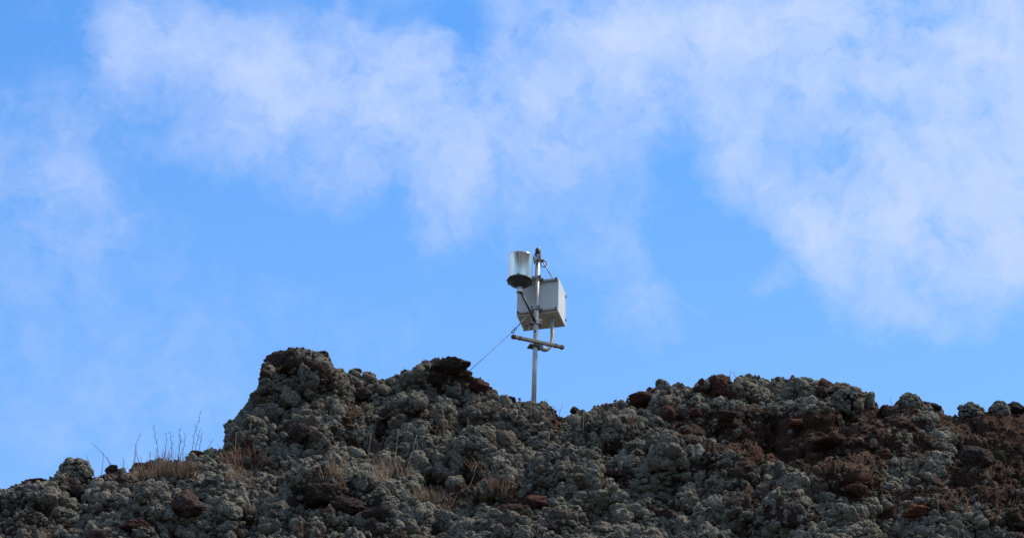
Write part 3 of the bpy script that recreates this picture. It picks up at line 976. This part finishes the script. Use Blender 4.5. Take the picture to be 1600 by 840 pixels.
# ================================================================== tubes, boxes and turned shapes
class MB:
    def __init__(s):
        s.v, s.f, s.sm = [], [], []

    def tube(s, pts, rad, seg=8, caps=True):
        pts = [Vector(p) for p in pts]
        rads = rad if isinstance(rad, (list, tuple)) else [rad] * len(pts)
        base = len(s.v)
        up = Vector((0.31, 0.17, 0.93)).normalized()
        prev = None
        for i, p in enumerate(pts):
            t = (pts[min(i + 1, len(pts) - 1)] - pts[max(i - 1, 0)]).normalized()
            if prev is None:
                a = t.cross(up)
                if a.length < 0.1: a = t.cross(Vector((1, 0, 0)))
                a.normalize()
            else:
                a = (prev - t * prev.dot(t)).normalized()
            prev = a
            b_ = t.cross(a)
            for k_ in range(seg):
                an = 2 * math.pi * k_ / seg
                s.v.append(tuple(p + (a * math.cos(an) + b_ * math.sin(an)) * rads[i]))
        for i in range(len(pts) - 1):
            for k_ in range(seg):
                a0 = base + i * seg + k_; a1 = base + i * seg + (k_ + 1) % seg
                s.f.append((a0, a1, a1 + seg, a0 + seg)); s.sm.append(True)
        if caps:
            s.f.append(tuple(base + k_ for k_ in range(seg))[::-1]); s.sm.append(False)
            s.f.append(tuple(base + (len(pts) - 1) * seg + k_ for k_ in range(seg))); s.sm.append(False)
        return s

    def box(s, c, size, rot=None, bev=0.0):
        rot = rot or Matrix.Identity(3)
        c = Vector(c); hx, hy, hz = [q / 2 for q in size]
        base = len(s.v)
        b_ = min(bev, hx * 0.6, hy * 0.6, hz * 0.6)
        if b_ <= 0:
            for z in (-hz, hz):
                for (x, y) in ((-hx, -hy), (hx, -hy), (hx, hy), (-hx, hy)):
                    s.v.append(tuple(c + rot @ Vector((x, y, z))))
            fs = [(3, 2, 1, 0), (4, 5, 6, 7), (0, 1, 5, 4), (1, 2, 6, 5), (2, 3, 7, 6), (3, 0, 4, 7)]
            for f in fs:
                s.f.append(tuple(base + q for q in f)); s.sm.append(False)
        else:
            rings = [(-hz, b_), (-hz + b_, 0), (hz - b_, 0), (hz, b_)]
            for z, ins in rings:
                x, y = hx - ins, hy - ins
                e = b_ * 0.5
                for (qx, qy) in ((-x + e, -y), (x - e, -y), (x, -y + e), (x, y - e), (x - e, y), (-x + e, y), (-x, y - e), (-x, -y + e)):
                    s.v.append(tuple(c + rot @ Vector((qx, qy, z))))
            for i in range(3):
                for k_ in range(8):
                    a0 = base + i * 8 + k_; a1 = base + i * 8 + (k_ + 1) % 8
                    s.f.append((a0, a1, a1 + 8, a0 + 8)); s.sm.append(False)
            s.f.append(tuple(base + k_ for k_ in range(8))[::-1]); s.sm.append(False)
            s.f.append(tuple(base + 24 + k_ for k_ in range(8))); s.sm.append(False)
        return s

    def lathe(s, c, prof, axis=(0, 0, 1), seg=32, flat=False):
        c = Vector(c); ax = Vector(axis).normalized()
        a = ax.cross(Vector((0, 1, 0)))
        if a.length < 0.1: a = ax.cross(Vector((1, 0, 0)))
        a.normalize(); b_ = ax.cross(a)
        base = len(s.v)
        for r_, h in prof:
            for k_ in range(seg):
                an = 2 * math.pi * k_ / seg
                s.v.append(tuple(c + ax * h + (a * math.cos(an) + b_ * math.sin(an)) * r_))
        for i in range(len(prof) - 1):
            for k_ in range(seg):
                a0 = base + i * seg + k_; a1 = base + i * seg + (k_ + 1) % seg
                s.f.append((a0, a1, a1 + seg, a0 + seg)); s.sm.append(not flat)
        return s

    def build(s, name, mat, parent=None):
        org = parent_world(parent)
        me = bpy.data.meshes.new(name)
        vs = [tuple(Vector(q) - org) for q in s.v]
        me.from_pydata(vs, [], s.f)
        me.polygons.foreach_set('use_smooth', s.sm)
        me.update()
        return link(name, me, mat, parent)


def parent_world(p):
    t = Vector((0, 0, 0))
    while p is not None:
        t += Vector(p.location)
        p = p.parent
    return t


# ================================================================== the weather station
MY = at(np.array(834.), np.array(632.), np.array(23.75))[1]      # world Y of the mast


def T(px, py, dy=0.0):
    return at_y(px, py, MY + dy)


station = bpy.data.objects.new('weather_station', None)
COL.objects.link(station)
station.location = T(834, 640)
tag(station, 'steel weather station mast with shiny rain gauge and grey box on the skyline', 'weather station')


def mast_at(py):
    return T(834 + (627 - py) * (6.3 / 227), py)


axis = (mast_at(400) - mast_at(627)).normalized()
RM = 0.0205
m = MB().tube([mast_at(652), mast_at(560), mast_at(470), mast_at(404)], RM, 20)
mast = m.build('mast', M_GALV, station)
m = MB()
for py_ in (519, 414):
    c = mast_at(py_)
    m.tube([c + Vector((-0.006, -RM - 0.006, 0)), c + Vector((-0.006, -RM + 0.004, 0))], 0.010, 8)
    m.build('bolt', M_GALV_DARK, mast)
    m = MB()

# --- enclosure, turned about 16 degrees, its front face just behind the mast
ang = R(-13.5)
bx = Vector((math.cos(ang), math.sin(ang), 0)); by = Vector((-math.sin(ang), math.cos(ang), 0)); bz = Vector((0.02, 0, 1)).normalized()
ROTB = Matrix((bx, by, bz)).transposed()
fr = T(872.4, 486.5, 0.02)        # front right bottom corner
fl_target = (807.0, 496.0)
# width and height found so that the corners land where the photograph has them
def solve(fn, lo, hi, tgt, comp):
    for _ in range(40):
        md = (lo + hi) / 2
        if (proj(np.array(fn(md)))[comp] - tgt) * (proj(np.array(fn(hi)))[comp] - tgt) > 0: hi = md
        else: lo = md
    return (lo + hi) / 2
BW = solve(lambda w: fr - bx * w, 0.1, 0.8, 807.2, 0)
BH = solve(lambda h: fr + bz * h, 0.1, 0.8, 434.0, 1)
BD = solve(lambda d: fr + by * d, 0.05, 0.6, 508.0, 1)
print('box', BW, BH, BD, proj(np.array(fr - bx * BW)), proj(np.array(fr + by * BD)))
bc = fr - bx * BW / 2 + by * BD / 2 + bz * BH / 2
box = MB().box(bc, (BW, BD, BH), ROTB, 0.006).build('enclosure', M_BOX, station)
# door lid line on the back and a lip round the bottom
MB().box(bc + by * (BD / 2 + 0.010), (BW + 0.006, 0.018, BH + 0.006), ROTB, 0.004).build('door', M_BOX, box)
fbl = fr - bx * BW
# hinge pin at the right rear edge
for fz in (0.88, 0.18):
    MB().tube([fr + by * (BD + 0.01) + bx * 0.006 + bz * (BH * fz - 0.012), fr + by * (BD + 0.01) + bx * 0.006 + bz * (BH * fz + 0.012)], 0.005, 8).build('hinge', M_GALV_DARK, box)
for (fx, fy) in ((0.13, 0.72),):
    c = fbl + bx * BW * fx + by * BD * fy
    MB().tube([c - bz * 0.004, c + bz * 0.003], 0.008, 10).build('drain_plug', M_BLACK, box)
# rails that hold the box to the mast (upper and lower)
def rail(zf, name='mounting_rail'):
    c = fr - bx * BW / 2 - by * 0.012 + bz * BH * zf
    r_ = MB().box(c, (BW * 0.96, 0.022, 0.020), ROTB, 0.002).build(name, M_GALV, box)
    for s_ in (-1, 1):
        cc = c + bx * s_ * BW * 0.45 - by * 0.010
        MB().tube([cc - by * 0.010, cc], 0.008, 6).build('rail_bolt', M_GALV_DARK, r_) if False else None
    return r_
for zf in (0.945, 0.075):
    rail(zf)
for zf in (0.945, 0.075):
    for s_ in (-1, 1):
        cc = fr - bx * BW / 2 - by * 0.026 + bz * BH * zf + bx * s_ * BW * 0.455
        MB().tube([cc - by * 0.012, cc], 0.0085, 6).build('bolt', M_GALV_DARK, box)


def clamp(py, name='mast_clamp', mat=M_GALV, w=0.075, hgt=0.030, turn=-17, dep=0.075, rods=True):
    c = mast_at(py)
    rt = Matrix.Rotation(R(turn), 3, 'Z')
    cl = MB().box(c + rt @ Vector((0, -0.026, 0)), (w, 0.012, hgt), rt, 0.002).build(name, mat, station)
    MB().box(c + rt @ Vector((0, 0.026, 0)), (w * 1.1, 0.012, hgt * 0.9), rt, 0.002).build('back_plate', M_GALV_DARK, cl)
    MB().lathe(c - axis * hgt * 0.45, [(RM, 0), (RM + 0.006, 0), (RM + 0.006, hgt * 0.9), (RM, hgt * 0.9)], axis, 20).build('collar', mat, cl)
    if rods:
        for s_ in (-1, 1):
            a = c + rt @ Vector((s_ * w * 0.40, -0.040, 0)); b_ = c + rt @ Vector((s_ * w * 0.40, dep, 0))
            MB().tube([a, b_], 0.0042, 6).build('threaded_rod', M_GALV, cl)
            MB().tube([a, a + rt @ Vector((0, 0.010, 0))], 0.009, 6).build('nut', M_GALV_DARK, cl)
    return cl


clamp(406, w=0.080, hgt=0.030, dep=0.05, turn=-20)
clamp(435, w=0.085, hgt=0.026, turn=-17)
clamp(482, w=0.080, hgt=0.034, turn=-12, dep=0.12)
ac = clamp(504, 'arm_clamp', M_GALV, w=0.092, hgt=0.040, turn=12, dep=0.14)

# --- sensor on the mast top
tp = mast_at(404)
top_c = MB().lathe(tp, [(RM, -0.02), (RM * 0.98, 0.0), (RM * 0.75, 0.012), (0.013, 0.02), (0.013, 0.045)], axis, 20).build('top_sensor', M_GALV, station)
s1 = tp + axis * 0.045
MB().lathe(s1, [(0.0, 0), (0.021, 0), (0.023, 0.006), (0.023, 0.040), (0.020, 0.043), (0.0, 0.043)], axis, 20).build('sensor_band', M_BLACK, top_c)
MB().lathe(s1 + axis * 0.043, [(0.0, 0), (0.019, 0), (0.020, 0.010), (0.012, 0.017), (0.0, 0.018)], axis, 20).build('sensor_cap', M_GALV, top_c)
for s_ in (-1, 1):
    MB().box(tp + axis * 0.022 + Vector((s_ * 0.017, -0.010, 0)), (0.012, 0.020, 0.030), None, 0.002).build('bracket_lug', M_GALV_DARK if s_ < 0 else M_GALV, top_c)
# small hooked cable on the left, loop of black cable on the right
MB().tube([s1 + Vector((-0.016, -0.015, 0.005)), s1 + Vector((-0.030, -0.020, -0.020)), s1 + Vector((-0.036, -0.020, -0.050)), s1 + Vector((-0.028, -0.015, -0.070))], 0.0035, 6).build('sensor_cable', M_BLACK, station)
lc = T(849, 412, -0.02)
pts_l = []
for q in range(0, 23):
    a_n = R(130 - q * 22.0)
    pts_l.append(lc + Vector((math.cos(a_n) * 0.024, -0.006 * math.cos(q * 0.4) , math.sin(a_n) * 0.030)))
pts_l = [s1 + Vector((0.018, -0.012, 0.0)), s1 + Vector((0.026, -0.02, -0.03))] + pts_l
MB().tube(pts_l, 0.0042, 6).build('cable_loop', M_BLACK, station)
# stay strut from the top clamp down to the box
st_top = T(845, 403, 0.03)
st_bot = bc + bz * (BH / 2 - 0.005) + bx * (BW * 0.36) - by * (BD * 0.40)
MB().tube([st_top, T(863.5, 435, 0.06)], 0.0062, 8).build('stay_strut', M_GALV, station)

# --- rain gauge
GY = -0.16
def GT(px, py): return T(px, py, GY)
gb = GT(812.3, 438.0)
gt_ = GT(813.6, 401.5)
gax = (gt_ - gb).normalized()
GH = (gt_ - gb).length
GR = 19.6 * (proj(np.array(gb))[2] / F_PX)
print('gauge r', GR, 'h', GH)
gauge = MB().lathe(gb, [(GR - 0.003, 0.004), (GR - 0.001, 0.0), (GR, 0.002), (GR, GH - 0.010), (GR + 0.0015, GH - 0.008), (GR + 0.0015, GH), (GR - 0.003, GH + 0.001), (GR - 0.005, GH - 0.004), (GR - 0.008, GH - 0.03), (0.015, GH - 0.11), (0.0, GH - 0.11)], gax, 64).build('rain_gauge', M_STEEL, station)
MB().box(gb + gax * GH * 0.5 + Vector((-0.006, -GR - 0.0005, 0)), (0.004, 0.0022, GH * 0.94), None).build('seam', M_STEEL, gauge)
NR = 0.0255
fun = MB().lathe(gb, [(0.0, -0.070), (NR * 1.02, -0.070), (NR * 1.45, -0.060), (GR * 0.50, -0.052), (GR * 0.78, -0.036), (GR * 0.86, -0.018), (GR * 0.97, -0.016), (GR * 1.02, -0.012), (GR * 1.02, 0.001), (GR * 0.95, 0.003), (0.0, 0.003)], gax, 64).build('gauge_base', M_BASE, gauge)
MB().lathe(gb, [(0.0, -0.080), (NR * 0.78, -0.080), (NR * 0.80, -0.114), (NR * 0.98, -0.115), (NR, -0.110), (NR, -0.050), (0.0, -0.050)], gax, 28).build('outlet_collar', M_BRIGHT, gauge)
for q, aa in enumerate((-172, -135, -60, -15, 40, 100, 150)):
    # knobs round the rim; angle measured from +X, negative is towards the camera
    a_ = R(aa)
    rd = Vector((math.cos(a_), math.sin(a_), 0))
    c = gb + rd * GR * 1.0 + gax * (-0.006)
    MB().tube([c, c + rd * 0.009], 0.005, 8).build('rim_screw', M_BASE, gauge)
c = gb + Vector((-0.012, -GR - 0.002, 0.006))
MB().box(c, (0.016, 0.012, 0.016), None, 0.003).build('latch', M_BRASS, gauge)
for (ax_, ay_) in ((0.035, -0.050), (-0.05, 0.02), (0.06, 0.03)):
    c = gb + Vector((ax_, ay_, -0.014))
    MB().tube([c - gax * 0.014, c + gax * 0.012], 0.006, 8).build('levelling_screw', M_GALV, gauge)
MB().lathe(gb + Vector((0.055, 0.0, -0.016)), [(0, -0.006), (0.012, -0.006), (0.012, 0.010), (0, 0.010)], gax, 16).build('bubble_level', M_GALV, gauge)
MB().tube([gb + Vector((GR * 0.9, 0.02, -0.012)), mast_at(442) + Vector((-0.02, 0, 0))], 0.005, 6).build('gauge_bracket', M_GALV_DARK, gauge)
nz = gb - gax * 0.085
MB().tube([nz, T(836.5, 502.5, -0.035)], 0.0105, 12).build('gauge_arm', M_BASE, station)

# --- crossbar below the box
e0, e1 = T(799.6, 525.2, -0.15), T(880.6, 542.6, 0.07)
z_ = (e0.z + e1.z) / 2
dirb = (e1 - e0).normalized()
sideb = Vector((-dirb.y, dirb.x, 0)).normalized()
rotb = Matrix((dirb, sideb, dirb.cross(sideb))).transposed()
L_ = (e1 - e0).length
mc = (e0 + e1) / 2
bar = MB().box(mc, (L_ - 0.062, 0.026, 0.026), rotb, 0.002).build('crossbar', M_RAIL, station)
for s_ in (-1, 1):
    MB().box(mc + dirb * s_ * (L_ / 2 - 0.016), (0.032, 0.030, 0.030), rotb, 0.003).build('rusty_end', M_RUST, bar)
    MB().box(mc + dirb * s_ * (L_ / 2 - 0.075), (0.020, 0.029, 0.029), rotb, 0.002).build('rust_band', M_RUST, bar)
    MB().tube([mc + dirb * s_ * (L_ / 2 - 0.02) - Vector((0, 0, 0.024)), mc + dirb * s_ * (L_ / 2 - 0.02)], 0.006, 6).build('bolt', M_RUST, bar)
cb = mast_at(540)
MB().box(cb + Vector((-0.002, 0.012, -0.004)), (0.115, 0.075, 0.014), Matrix.Rotation(R(20), 3, 'Z'), 0.002).build('crossbar_bracket', M_GALV_DARK, station)
MB().lathe(cb - axis * 0.02, [(RM, 0), (RM + 0.007, 0), (RM + 0.007, 0.03), (RM, 0.03)], axis, 20).build('bracket_collar', M_GALV_DARK, station)

# --- conduit with its gland
gl = fbl + bx * BW * 0.775 + by * BD * 0.42
print('gland', proj(np.array(gl)))
con_y = gl.y - MY
cd_pts = [(gl + Vector((0, 0, 0.0)))] + [T(x_, y_, con_y - 0.02 * i_) for i_, (x_, y_) in enumerate(((862.8, 512), (863.3, 521), (863, 530), (861, 537), (857.5, 543), (852.5, 546.3), (847.5, 545), (843.5, 540.5), (841, 536)))]
cd_pts = [Vector(p) for p in cd_pts]
# smooth
def smooth(pts, k_=4):
    out = []
    for i in range(len(pts) - 1):
        p0 = pts[max(i - 1, 0)]; p1 = pts[i]; p2 = pts[i + 1]; p3 = pts[min(i + 2, len(pts) - 1)]
        for j in range(k_):
            t = j / k_
            out.append(0.5 * ((2 * p1) + (p2 - p0) * t + (2 * p0 - 5 * p1 + 4 * p2 - p3) * t * t + (3 * p1 - p0 - 3 * p2 + p3) * t ** 3))
    out.append(pts[-1])
    return out
con = MB().tube(smooth(cd_pts), 0.0175, 16).build('conduit', M_PVC, station)
MB().lathe(gl, [(0.0, 0.004), (0.030, 0.004), (0.030, -0.014), (0.026, -0.020), (0.023, -0.034), (0.018, -0.036)], (0, 0, 1), 24).build('cable_gland', M_PVC, con)

# --- guy wire with its turnbuckle
t0 = T(821.8, 494.6, 0.0); t1 = T(810.5, 508, -0.02)
guy_end = Vector(surf(733, 580)[0])
hook = T(803.5, 515, -0.03)
w0 = T(799.2, 519.5, -0.035)
guy = MB().tube([w0, guy_end], 0.0025, 5).build('guy_wire', M_BASE, station)
MB().tube([t0, t1], 0.0058, 8).build('turnbuckle', M_GALV, guy)
def ring(c, d, r1, r2, nm):
    d = d.normalized(); s_ = d.cross(Vector((0, 1, 0))).normalized()
    P_ = [c + d * math.cos(a) * r1 + s_ * math.sin(a) * r1 * 0.6 for a in np.linspace(0, 2 * math.pi, 13)]
    MB().tube(P_, r2, 6, False).build(nm, M_GALV_DARK, guy)
dg = (w0 - t0)
MB().tube([t1, T(807, 511.5, -0.025)], 0.0035, 6).build('eye_bolt', M_GALV_DARK, guy)
ring(T(805.3, 513.2, -0.027), dg, 0.013, 0.0036, 'shackle')
ring(T(801.8, 517.0, -0.03), dg, 0.015, 0.0036, 'shackle')
MB().tube([T(798.2, 518.6, -0.035), T(803.4, 519.6, -0.035)], 0.0045, 6).build('wire_clip', M_GALV_DARK, guy)


# ================================================================== dry stems, grass and moss
def stem_pts(p0, px_len, lean, bend, d_dir=0.0, nseg=6):
    """points of a stalk that rises px_len photo pixels, in world metres"""
    Lm = px_len * PXM / math.cos(PITCH)
    pts = []
    for i in range(nseg + 1):
        t = i / nseg
        x = lean * t + bend * math.sin(t * math.pi) + random.uniform(-1, 1) * 0.008 * Lm / 0.2
        pts.append(Vector(p0) + Vector((x * Lm, d_dir * t * Lm, t * Lm)))
    return pts


STALKS = [  # foot x, foot y, height px, lean, bend, twigs, material, label
    (149, 730, 24, -.42, .02, 0, M_TWIG, 'thin bare stalk leaning left on the skyline, leftmost of all'),
    (157, 730, 22, .02, 0, 0, M_TWIG, 'short upright bare stalk right beside the leftmost leaning stalk'),
    (181, 722, 33, -.68, .10, 0, M_TWIG, 'dark twig leaning strongly left from the skyline'),
    (184, 722, 13, -.5, 0, 0, M_TWIG, 'very short twig at the foot of the strongly leaning dark twig'),
    (197, 724, 13, .0, 0, 3, M_TWIG, 'tiny feathery stalk on the skyline between leaning twig and crooked twig'),
    (208, 722, 16, -.02, 0, 0, M_TWIG, 'short straight stalk just left of the crooked dark twig'),
    (223, 718, 42, -.13, -.16, 2, M_TWIG, 'crooked dark twig with a forked tip, alone on the left skyline'),
    (230, 718, 12, .02, 0, 1, M_TWIG, 'short stalk right beside the foot of the crooked dark twig'),
    (251, 712, 46, -.20, .03, 6, M_TWIG, 'tall feathery dead stalk rising left of the tan grass tuft'),
    (244, 714, 14, .0, 0, 0, M_TWIG, 'short stalk at the left foot of the tall feathery stalk'),
    (258, 716, 38, .03, .02, 3, M_TWIG, 'straight dead stalk above the tan grass tuft, next to the feathery one'),
    (266, 718, 38, -.10, .03, 5, M_TWIG, 'dead stalk with side twigs near the left of the tan tuft'),
    (275, 720, 34, .04, .0, 3, M_TWIG, 'slender dead stalk over the middle of the tan tuft'),
    (280, 720, 42, -.03, .02, 4, M_TWIG, 'second slender dead stalk over the middle of the tan tuft'),
    (285, 720, 36, .03, -.02, 5, M_TWIG, 'branched dead stalk right of the middle of the tan tuft'),
    (292, 715, 60, .15, -.02, 6, M_TWIG, 'tallest dead stalk of the tan tuft, leaning a little right'),
    (302, 712, 32, .16, .0, 4, M_TWIG, 'dead stalk with side twigs at the right of the tan tuft'),
    (309, 706, 26, .10, .02, 4, M_TWIG, 'short branched dead stalk at the right end of the tan tuft'),
    (313, 704, 16, .5, .0, 1, M_TWIG, 'thin stalk leaning right beside the outcrop foot'),
    (209, 742, 38, -.01, .0, 0, M_STRAW, 'straw coloured stalk in front of the small dark skyline rock'),
    (225, 742, 20, -.1, .0, 0, M_STRAW, 'bent straw stalk left of the tan tuft base'),
    (380, 692, 34, .10, .03, 2, M_PALE, 'pale curved stalk against the dark foot of the tallest outcrop'),
    (369, 700, 20, .0, .0, 0, M_PALE, 'short pale stalk left of the reddish grass tuft'),
    (575, 742, 50, -.03, -.05, 3, M_PALE, 'pale forked stalk beside the upright brown rock'),
    (618, 730, 48, .05, .0, 0, M_PALE, 'pale upright stalk above the straw tuft on the middle slope'),
    (634, 738, 50, .22, .0, 0, M_PALE, 'pale stalk leaning right above the straw tuft on the middle slope'),
    (648, 730, 24, .0, .0, 0, M_PALE, 'short pale stalk right of the straw tuft on the middle slope'),
    (628, 574, 10, -.05, .0, 0, M_TWIG, 'tiny twig on the skyline left of the middle peak'),
    (680, 614, 24, .22, .0, 0, M_PALE, 'pale stalk leaning right below the middle peak'),
    (696, 612, 14, .05, .0, 0, M_PALE, 'short pale stalk below the cap of the middle peak'),
    (829, 652, 26, -.02, .0, 0, M_PALE, 'pale stalk in front of the mast foot'),
    (852, 648, 22, .02, .0, 1, M_TWIG, 'thin grey stalk just right of the mast foot'),
    (872, 644, 8, -.1, .0, 1, M_TWIG, 'tiny twig in the skyline notch right of the mast'),
    (876, 644, 11, .15, -.1, 2, M_TWIG, 'tiny forked twig in the skyline notch right of the mast'),
    (892, 640, 6, .0, .0, 0, M_TWIG, 'tiny twig left of the small round skyline rock'),
    (897, 676, 28, .0, .0, 0, M_PALE, 'pale stalk on the slope below the small round skyline rock'),
    (907, 672, 22, .0, .0, 0, M_PALE, 'second pale stalk below the small round skyline rock'),
    (963, 640, 16, .0, .0, 0, M_PALE, 'short pale stalk under the crest left of the flat reddish rock'),
    (727, 762, 28, .35, .05, 1, M_PALE, 'pale curved stalk rising from the hollow in front of the mast'),
    (697, 678, 24, .0, .0, 0, M_PALE, 'thin pale stalk beside the brown brush on the middle slope'),
    (733, 676, 18, .0, .0, 0, M_PALE, 'thin pale stalk right of the brown brush on the middle slope'),
    (786, 742, 18, .1, .0, 0, M_STRAW, 'short straw stalk right of the brown grass in the hollow'),
    (1140, 588, 9, .05, .0, 0, M_TWIG, 'tiny twig right beside the tall reddish skyline rock'),
    (1152, 586, 8, -.35, .0, 1, M_TWIG, 'tiny leaning twig on the right ridge crest'),
    (1157, 586, 6, .2, .0, 0, M_TWIG, 'shortest twig on the right ridge crest'),
    (1391, 630, 9, -.1, .0, 0, M_TWIG, 'tiny lone twig at the right skyline notch'),
    (1000, 738, 14, .0, .0, 0, M_PALE, 'short pale stalk at the left foot of the right ridge'),
    (1465, 800, 20, .05, .0, 0, M_PALE, 'thin stalk right of the rust red rock at lower right'),
    (1152, 748, 14, .02, .0, 0, M_PALE, 'short pale stalk at the right of the green grass patch'),
    (1091, 745, 12, .0, .0, 0, M_PALE, 'short pale stalk at the left of the green grass patch'),
    (1104, 746, 12, .1, .0, 0, M_PALE, 'second short pale stalk at the left of the green grass patch'),
]
for (fx, fy, hp, lean, bend, tw, mt, lab) in STALKS:
    P, nn = surf(fx, fy)
    P = P - np.array([0, 0.02, 0.0]) + nn * 0.015
    pts = stem_pts(P - np.array([0, 0, 0.03]), hp * 1.08 + 10, lean, bend, random.uniform(-0.1, 0.1))
    r0 = 0.0029 if mt is not M_TWIG else 0.0027
    rads = list(np.linspace(r0, r0 * 0.45, len(pts)))
    o = MB()
    o.tube(pts, rads, 5)
    root = bpy.data.objects.new('dry_stalk', None)
    ob = o.build('dry_stalk', mt, None)
    # origin at the foot
    bpy.data.objects.remove(root)
    off = Vector(pts[0])
    for v_ in ob.data.vertices: v_.co -= off
    ob.location = off
    tag(ob, lab, 'dry stalk', 'dry stalks among the lichen')
    for q in range(tw):
        t = 0.45 + 0.55 * (q + 0.6) / tw
        i = min(int(t * (len(pts) - 1)), len(pts) - 2)
        p = pts[i].lerp(pts[i + 1], t * (len(pts) - 1) - i) if t < 1 else pts[-1]
        sgn = 1 if q % 2 else -1
        Lt = random.uniform(0.020, 0.042)
        dr = Vector((sgn * random.uniform(0.35, 0.7), random.uniform(-0.4, 0.4), 1.0)).normalized()
        tb = MB().tube([p, p + dr * Lt * 0.6 + Vector((sgn * 0.003, 0, 0)), p + dr * Lt], [0.0014, 0.0012, 0.0007], 4)
        tb.build('twig', mt, ob)

TUFTS = [  # x, y, width, height px, blades, spread, material list, label
    (268, 748, 80, 40, 330, .38, [M_STRAW, M_STRAW, M_STRAW_RED], 'wide tan dry grass tuft under the dead stalks on the left skyline'),
    (222, 745, 30, 22, 80, .35, [M_STRAW], 'small straw tuft at the left of the wide tan grass tuft'),
    (383, 727, 52, 32, 300, .65, [M_STRAW_RED, M_STRAW_RED, M_STRAW], 'reddish brown arching grass tuft at the foot of the tallest outcrop'),
    (372, 752, 40, 26, 100, .4, [M_STRAW, M_PALE], 'sparse tan grass below the reddish tuft'),
    (612, 752, 60, 40, 150, .35, [M_STRAW, M_PALE], 'straw tuft with tall stems on the middle of the slope'),
    (518, 742, 40, 26, 70, .4, [M_STRAW], 'sparse straw tuft on the slope right of the reddish tuft'),
    (674, 782, 60, 24, 150, .5, [M_PALE, M_STRAW, M_GREEN], 'pale and green grass tuft in the hollow below the middle peak'),
    (752, 740, 40, 22, 90, .4, [M_STRAW], 'thin tan grass above the hollow in front of the mast'),
    (778, 775, 32, 32, 160, .45, [M_STRAW_RED, M_STRAW], 'brown grass tuft beside the front mound below the mast'),
    (712, 668, 34, 16, 110, .6, [M_STRAW_RED, M_STRAW], 'small brown brush on the slope below the middle peak'),
    (1128, 750, 60, 16, 110, .4, [M_GREEN, M_STRAW], 'low greenish grass patch between the right hand mounds'),
    (637, 592, 18, 10, 24, .5, [M_STRAW], 'little dry tuft just left of the middle peak cap'),
    (855, 655, 28, 14, 26, .3, [M_STRAW], 'sparse dry grass just right of the mast foot'),
    (1580, 668, 34, 16, 60, .7, [M_STRAW_RED, M_STRAW], 'brown dry growth under the far right skyline rock'),
    (1555, 745, 30, 16, 50, .7, [M_STRAW_RED, M_STRAW], 'low brown dry growth below the large brown slab'),
    (540, 748, 30, 22, 60, .4, [M_PALE], 'pale thin grass left of the pale forked stalk'),
    (1595, 700, 24, 26, 70, .6, [M_STRAW_RED], 'dry brown twigs at the right edge of the picture'),
]
for (fx, fy, w, hp, nb, spread, mats, lab) in TUFTS:
    root = bpy.data.objects.new('grass_tuft', None)
    COL.objects.link(root)
    P0, _ = surf(fx, fy)
    root.location = P0
    tag(root, lab, 'grass tuft', 'tufts of dry grass')
    for mi, mt in enumerate(mats):
        o = MB()
        for q in range(int(nb * 0.72) // len(mats)):
            g_ = random.gauss(0, 0.26)
            xx = fx + w * g_
            yy = fy + random.uniform(-0.12, 0.1) * hp
            try:
                P, nn = surf(xx, yy)
            except ValueError:
                continue
            if abs(P[1] - P0[1]) > 0.6:
                continue
            hgt = hp * random.uniform(0.5, 1.15) * (1 - 0.5 * min(1, abs(g_) * 1.4))
            pts = stem_pts(P + nn * 0.01 - np.array([0, 0, 0.01]), hgt, g_ * 0.8 * spread * 2 + random.gauss(0, spread * 0.6), random.gauss(0, 0.10), random.gauss(-0.15, spread * 0.5), 4)
            o.tube(pts, [0.0022, 0.0021, 0.0018, 0.0013, 0.0006], 3, False)
        ob = o.build('grass_blades', mt, root)
        ob['kind'] = 'stuff'

MOSS = [(361, 787, 16, 8, 'yellow green moss cushion right of the pinkish brown rock'), (347, 785, 12, 6, 'paler moss cushion next to the yellow green one'), (22, 768, 10, 5, 'small mossy patch at far left under the skyline'),
        (57, 775, 12, 8, 'olive moss among lichen below the far left dark rock'), (543, 697, 10, 8, 'dark green moss cushion in the middle of the left slope'), (752, 785, 18, 8, 'yellowish moss at the edge of the hollow'), (1135, 706, 14, 10, 'faint green moss below the right ridge'), (241, 760, 10, 5, 'pale moss below the tan grass tuft'), (1558, 706, 16, 12, 'olive moss on the bare slope near the right edge')]
for i, (px, py, w, h, lab) in enumerate(MOSS):
    P, nn = surf(px, py)
    s = w * 0.5 * PXM
    V, Fc = cushion(4, 60 + i)
    V = V * np.array([s, s * 0.8, h * 0.5 * PXM * 0.9])
    o = link('moss_cushion', mesh_from('moss_cushion', V, Fc), M_MOSS)
    o.location = P + nn * 0.022 - FWD * 0.02
    o.rotation_euler = euler_of(nn, 0.2)
    tag(o, lab, 'moss', 'moss cushions')
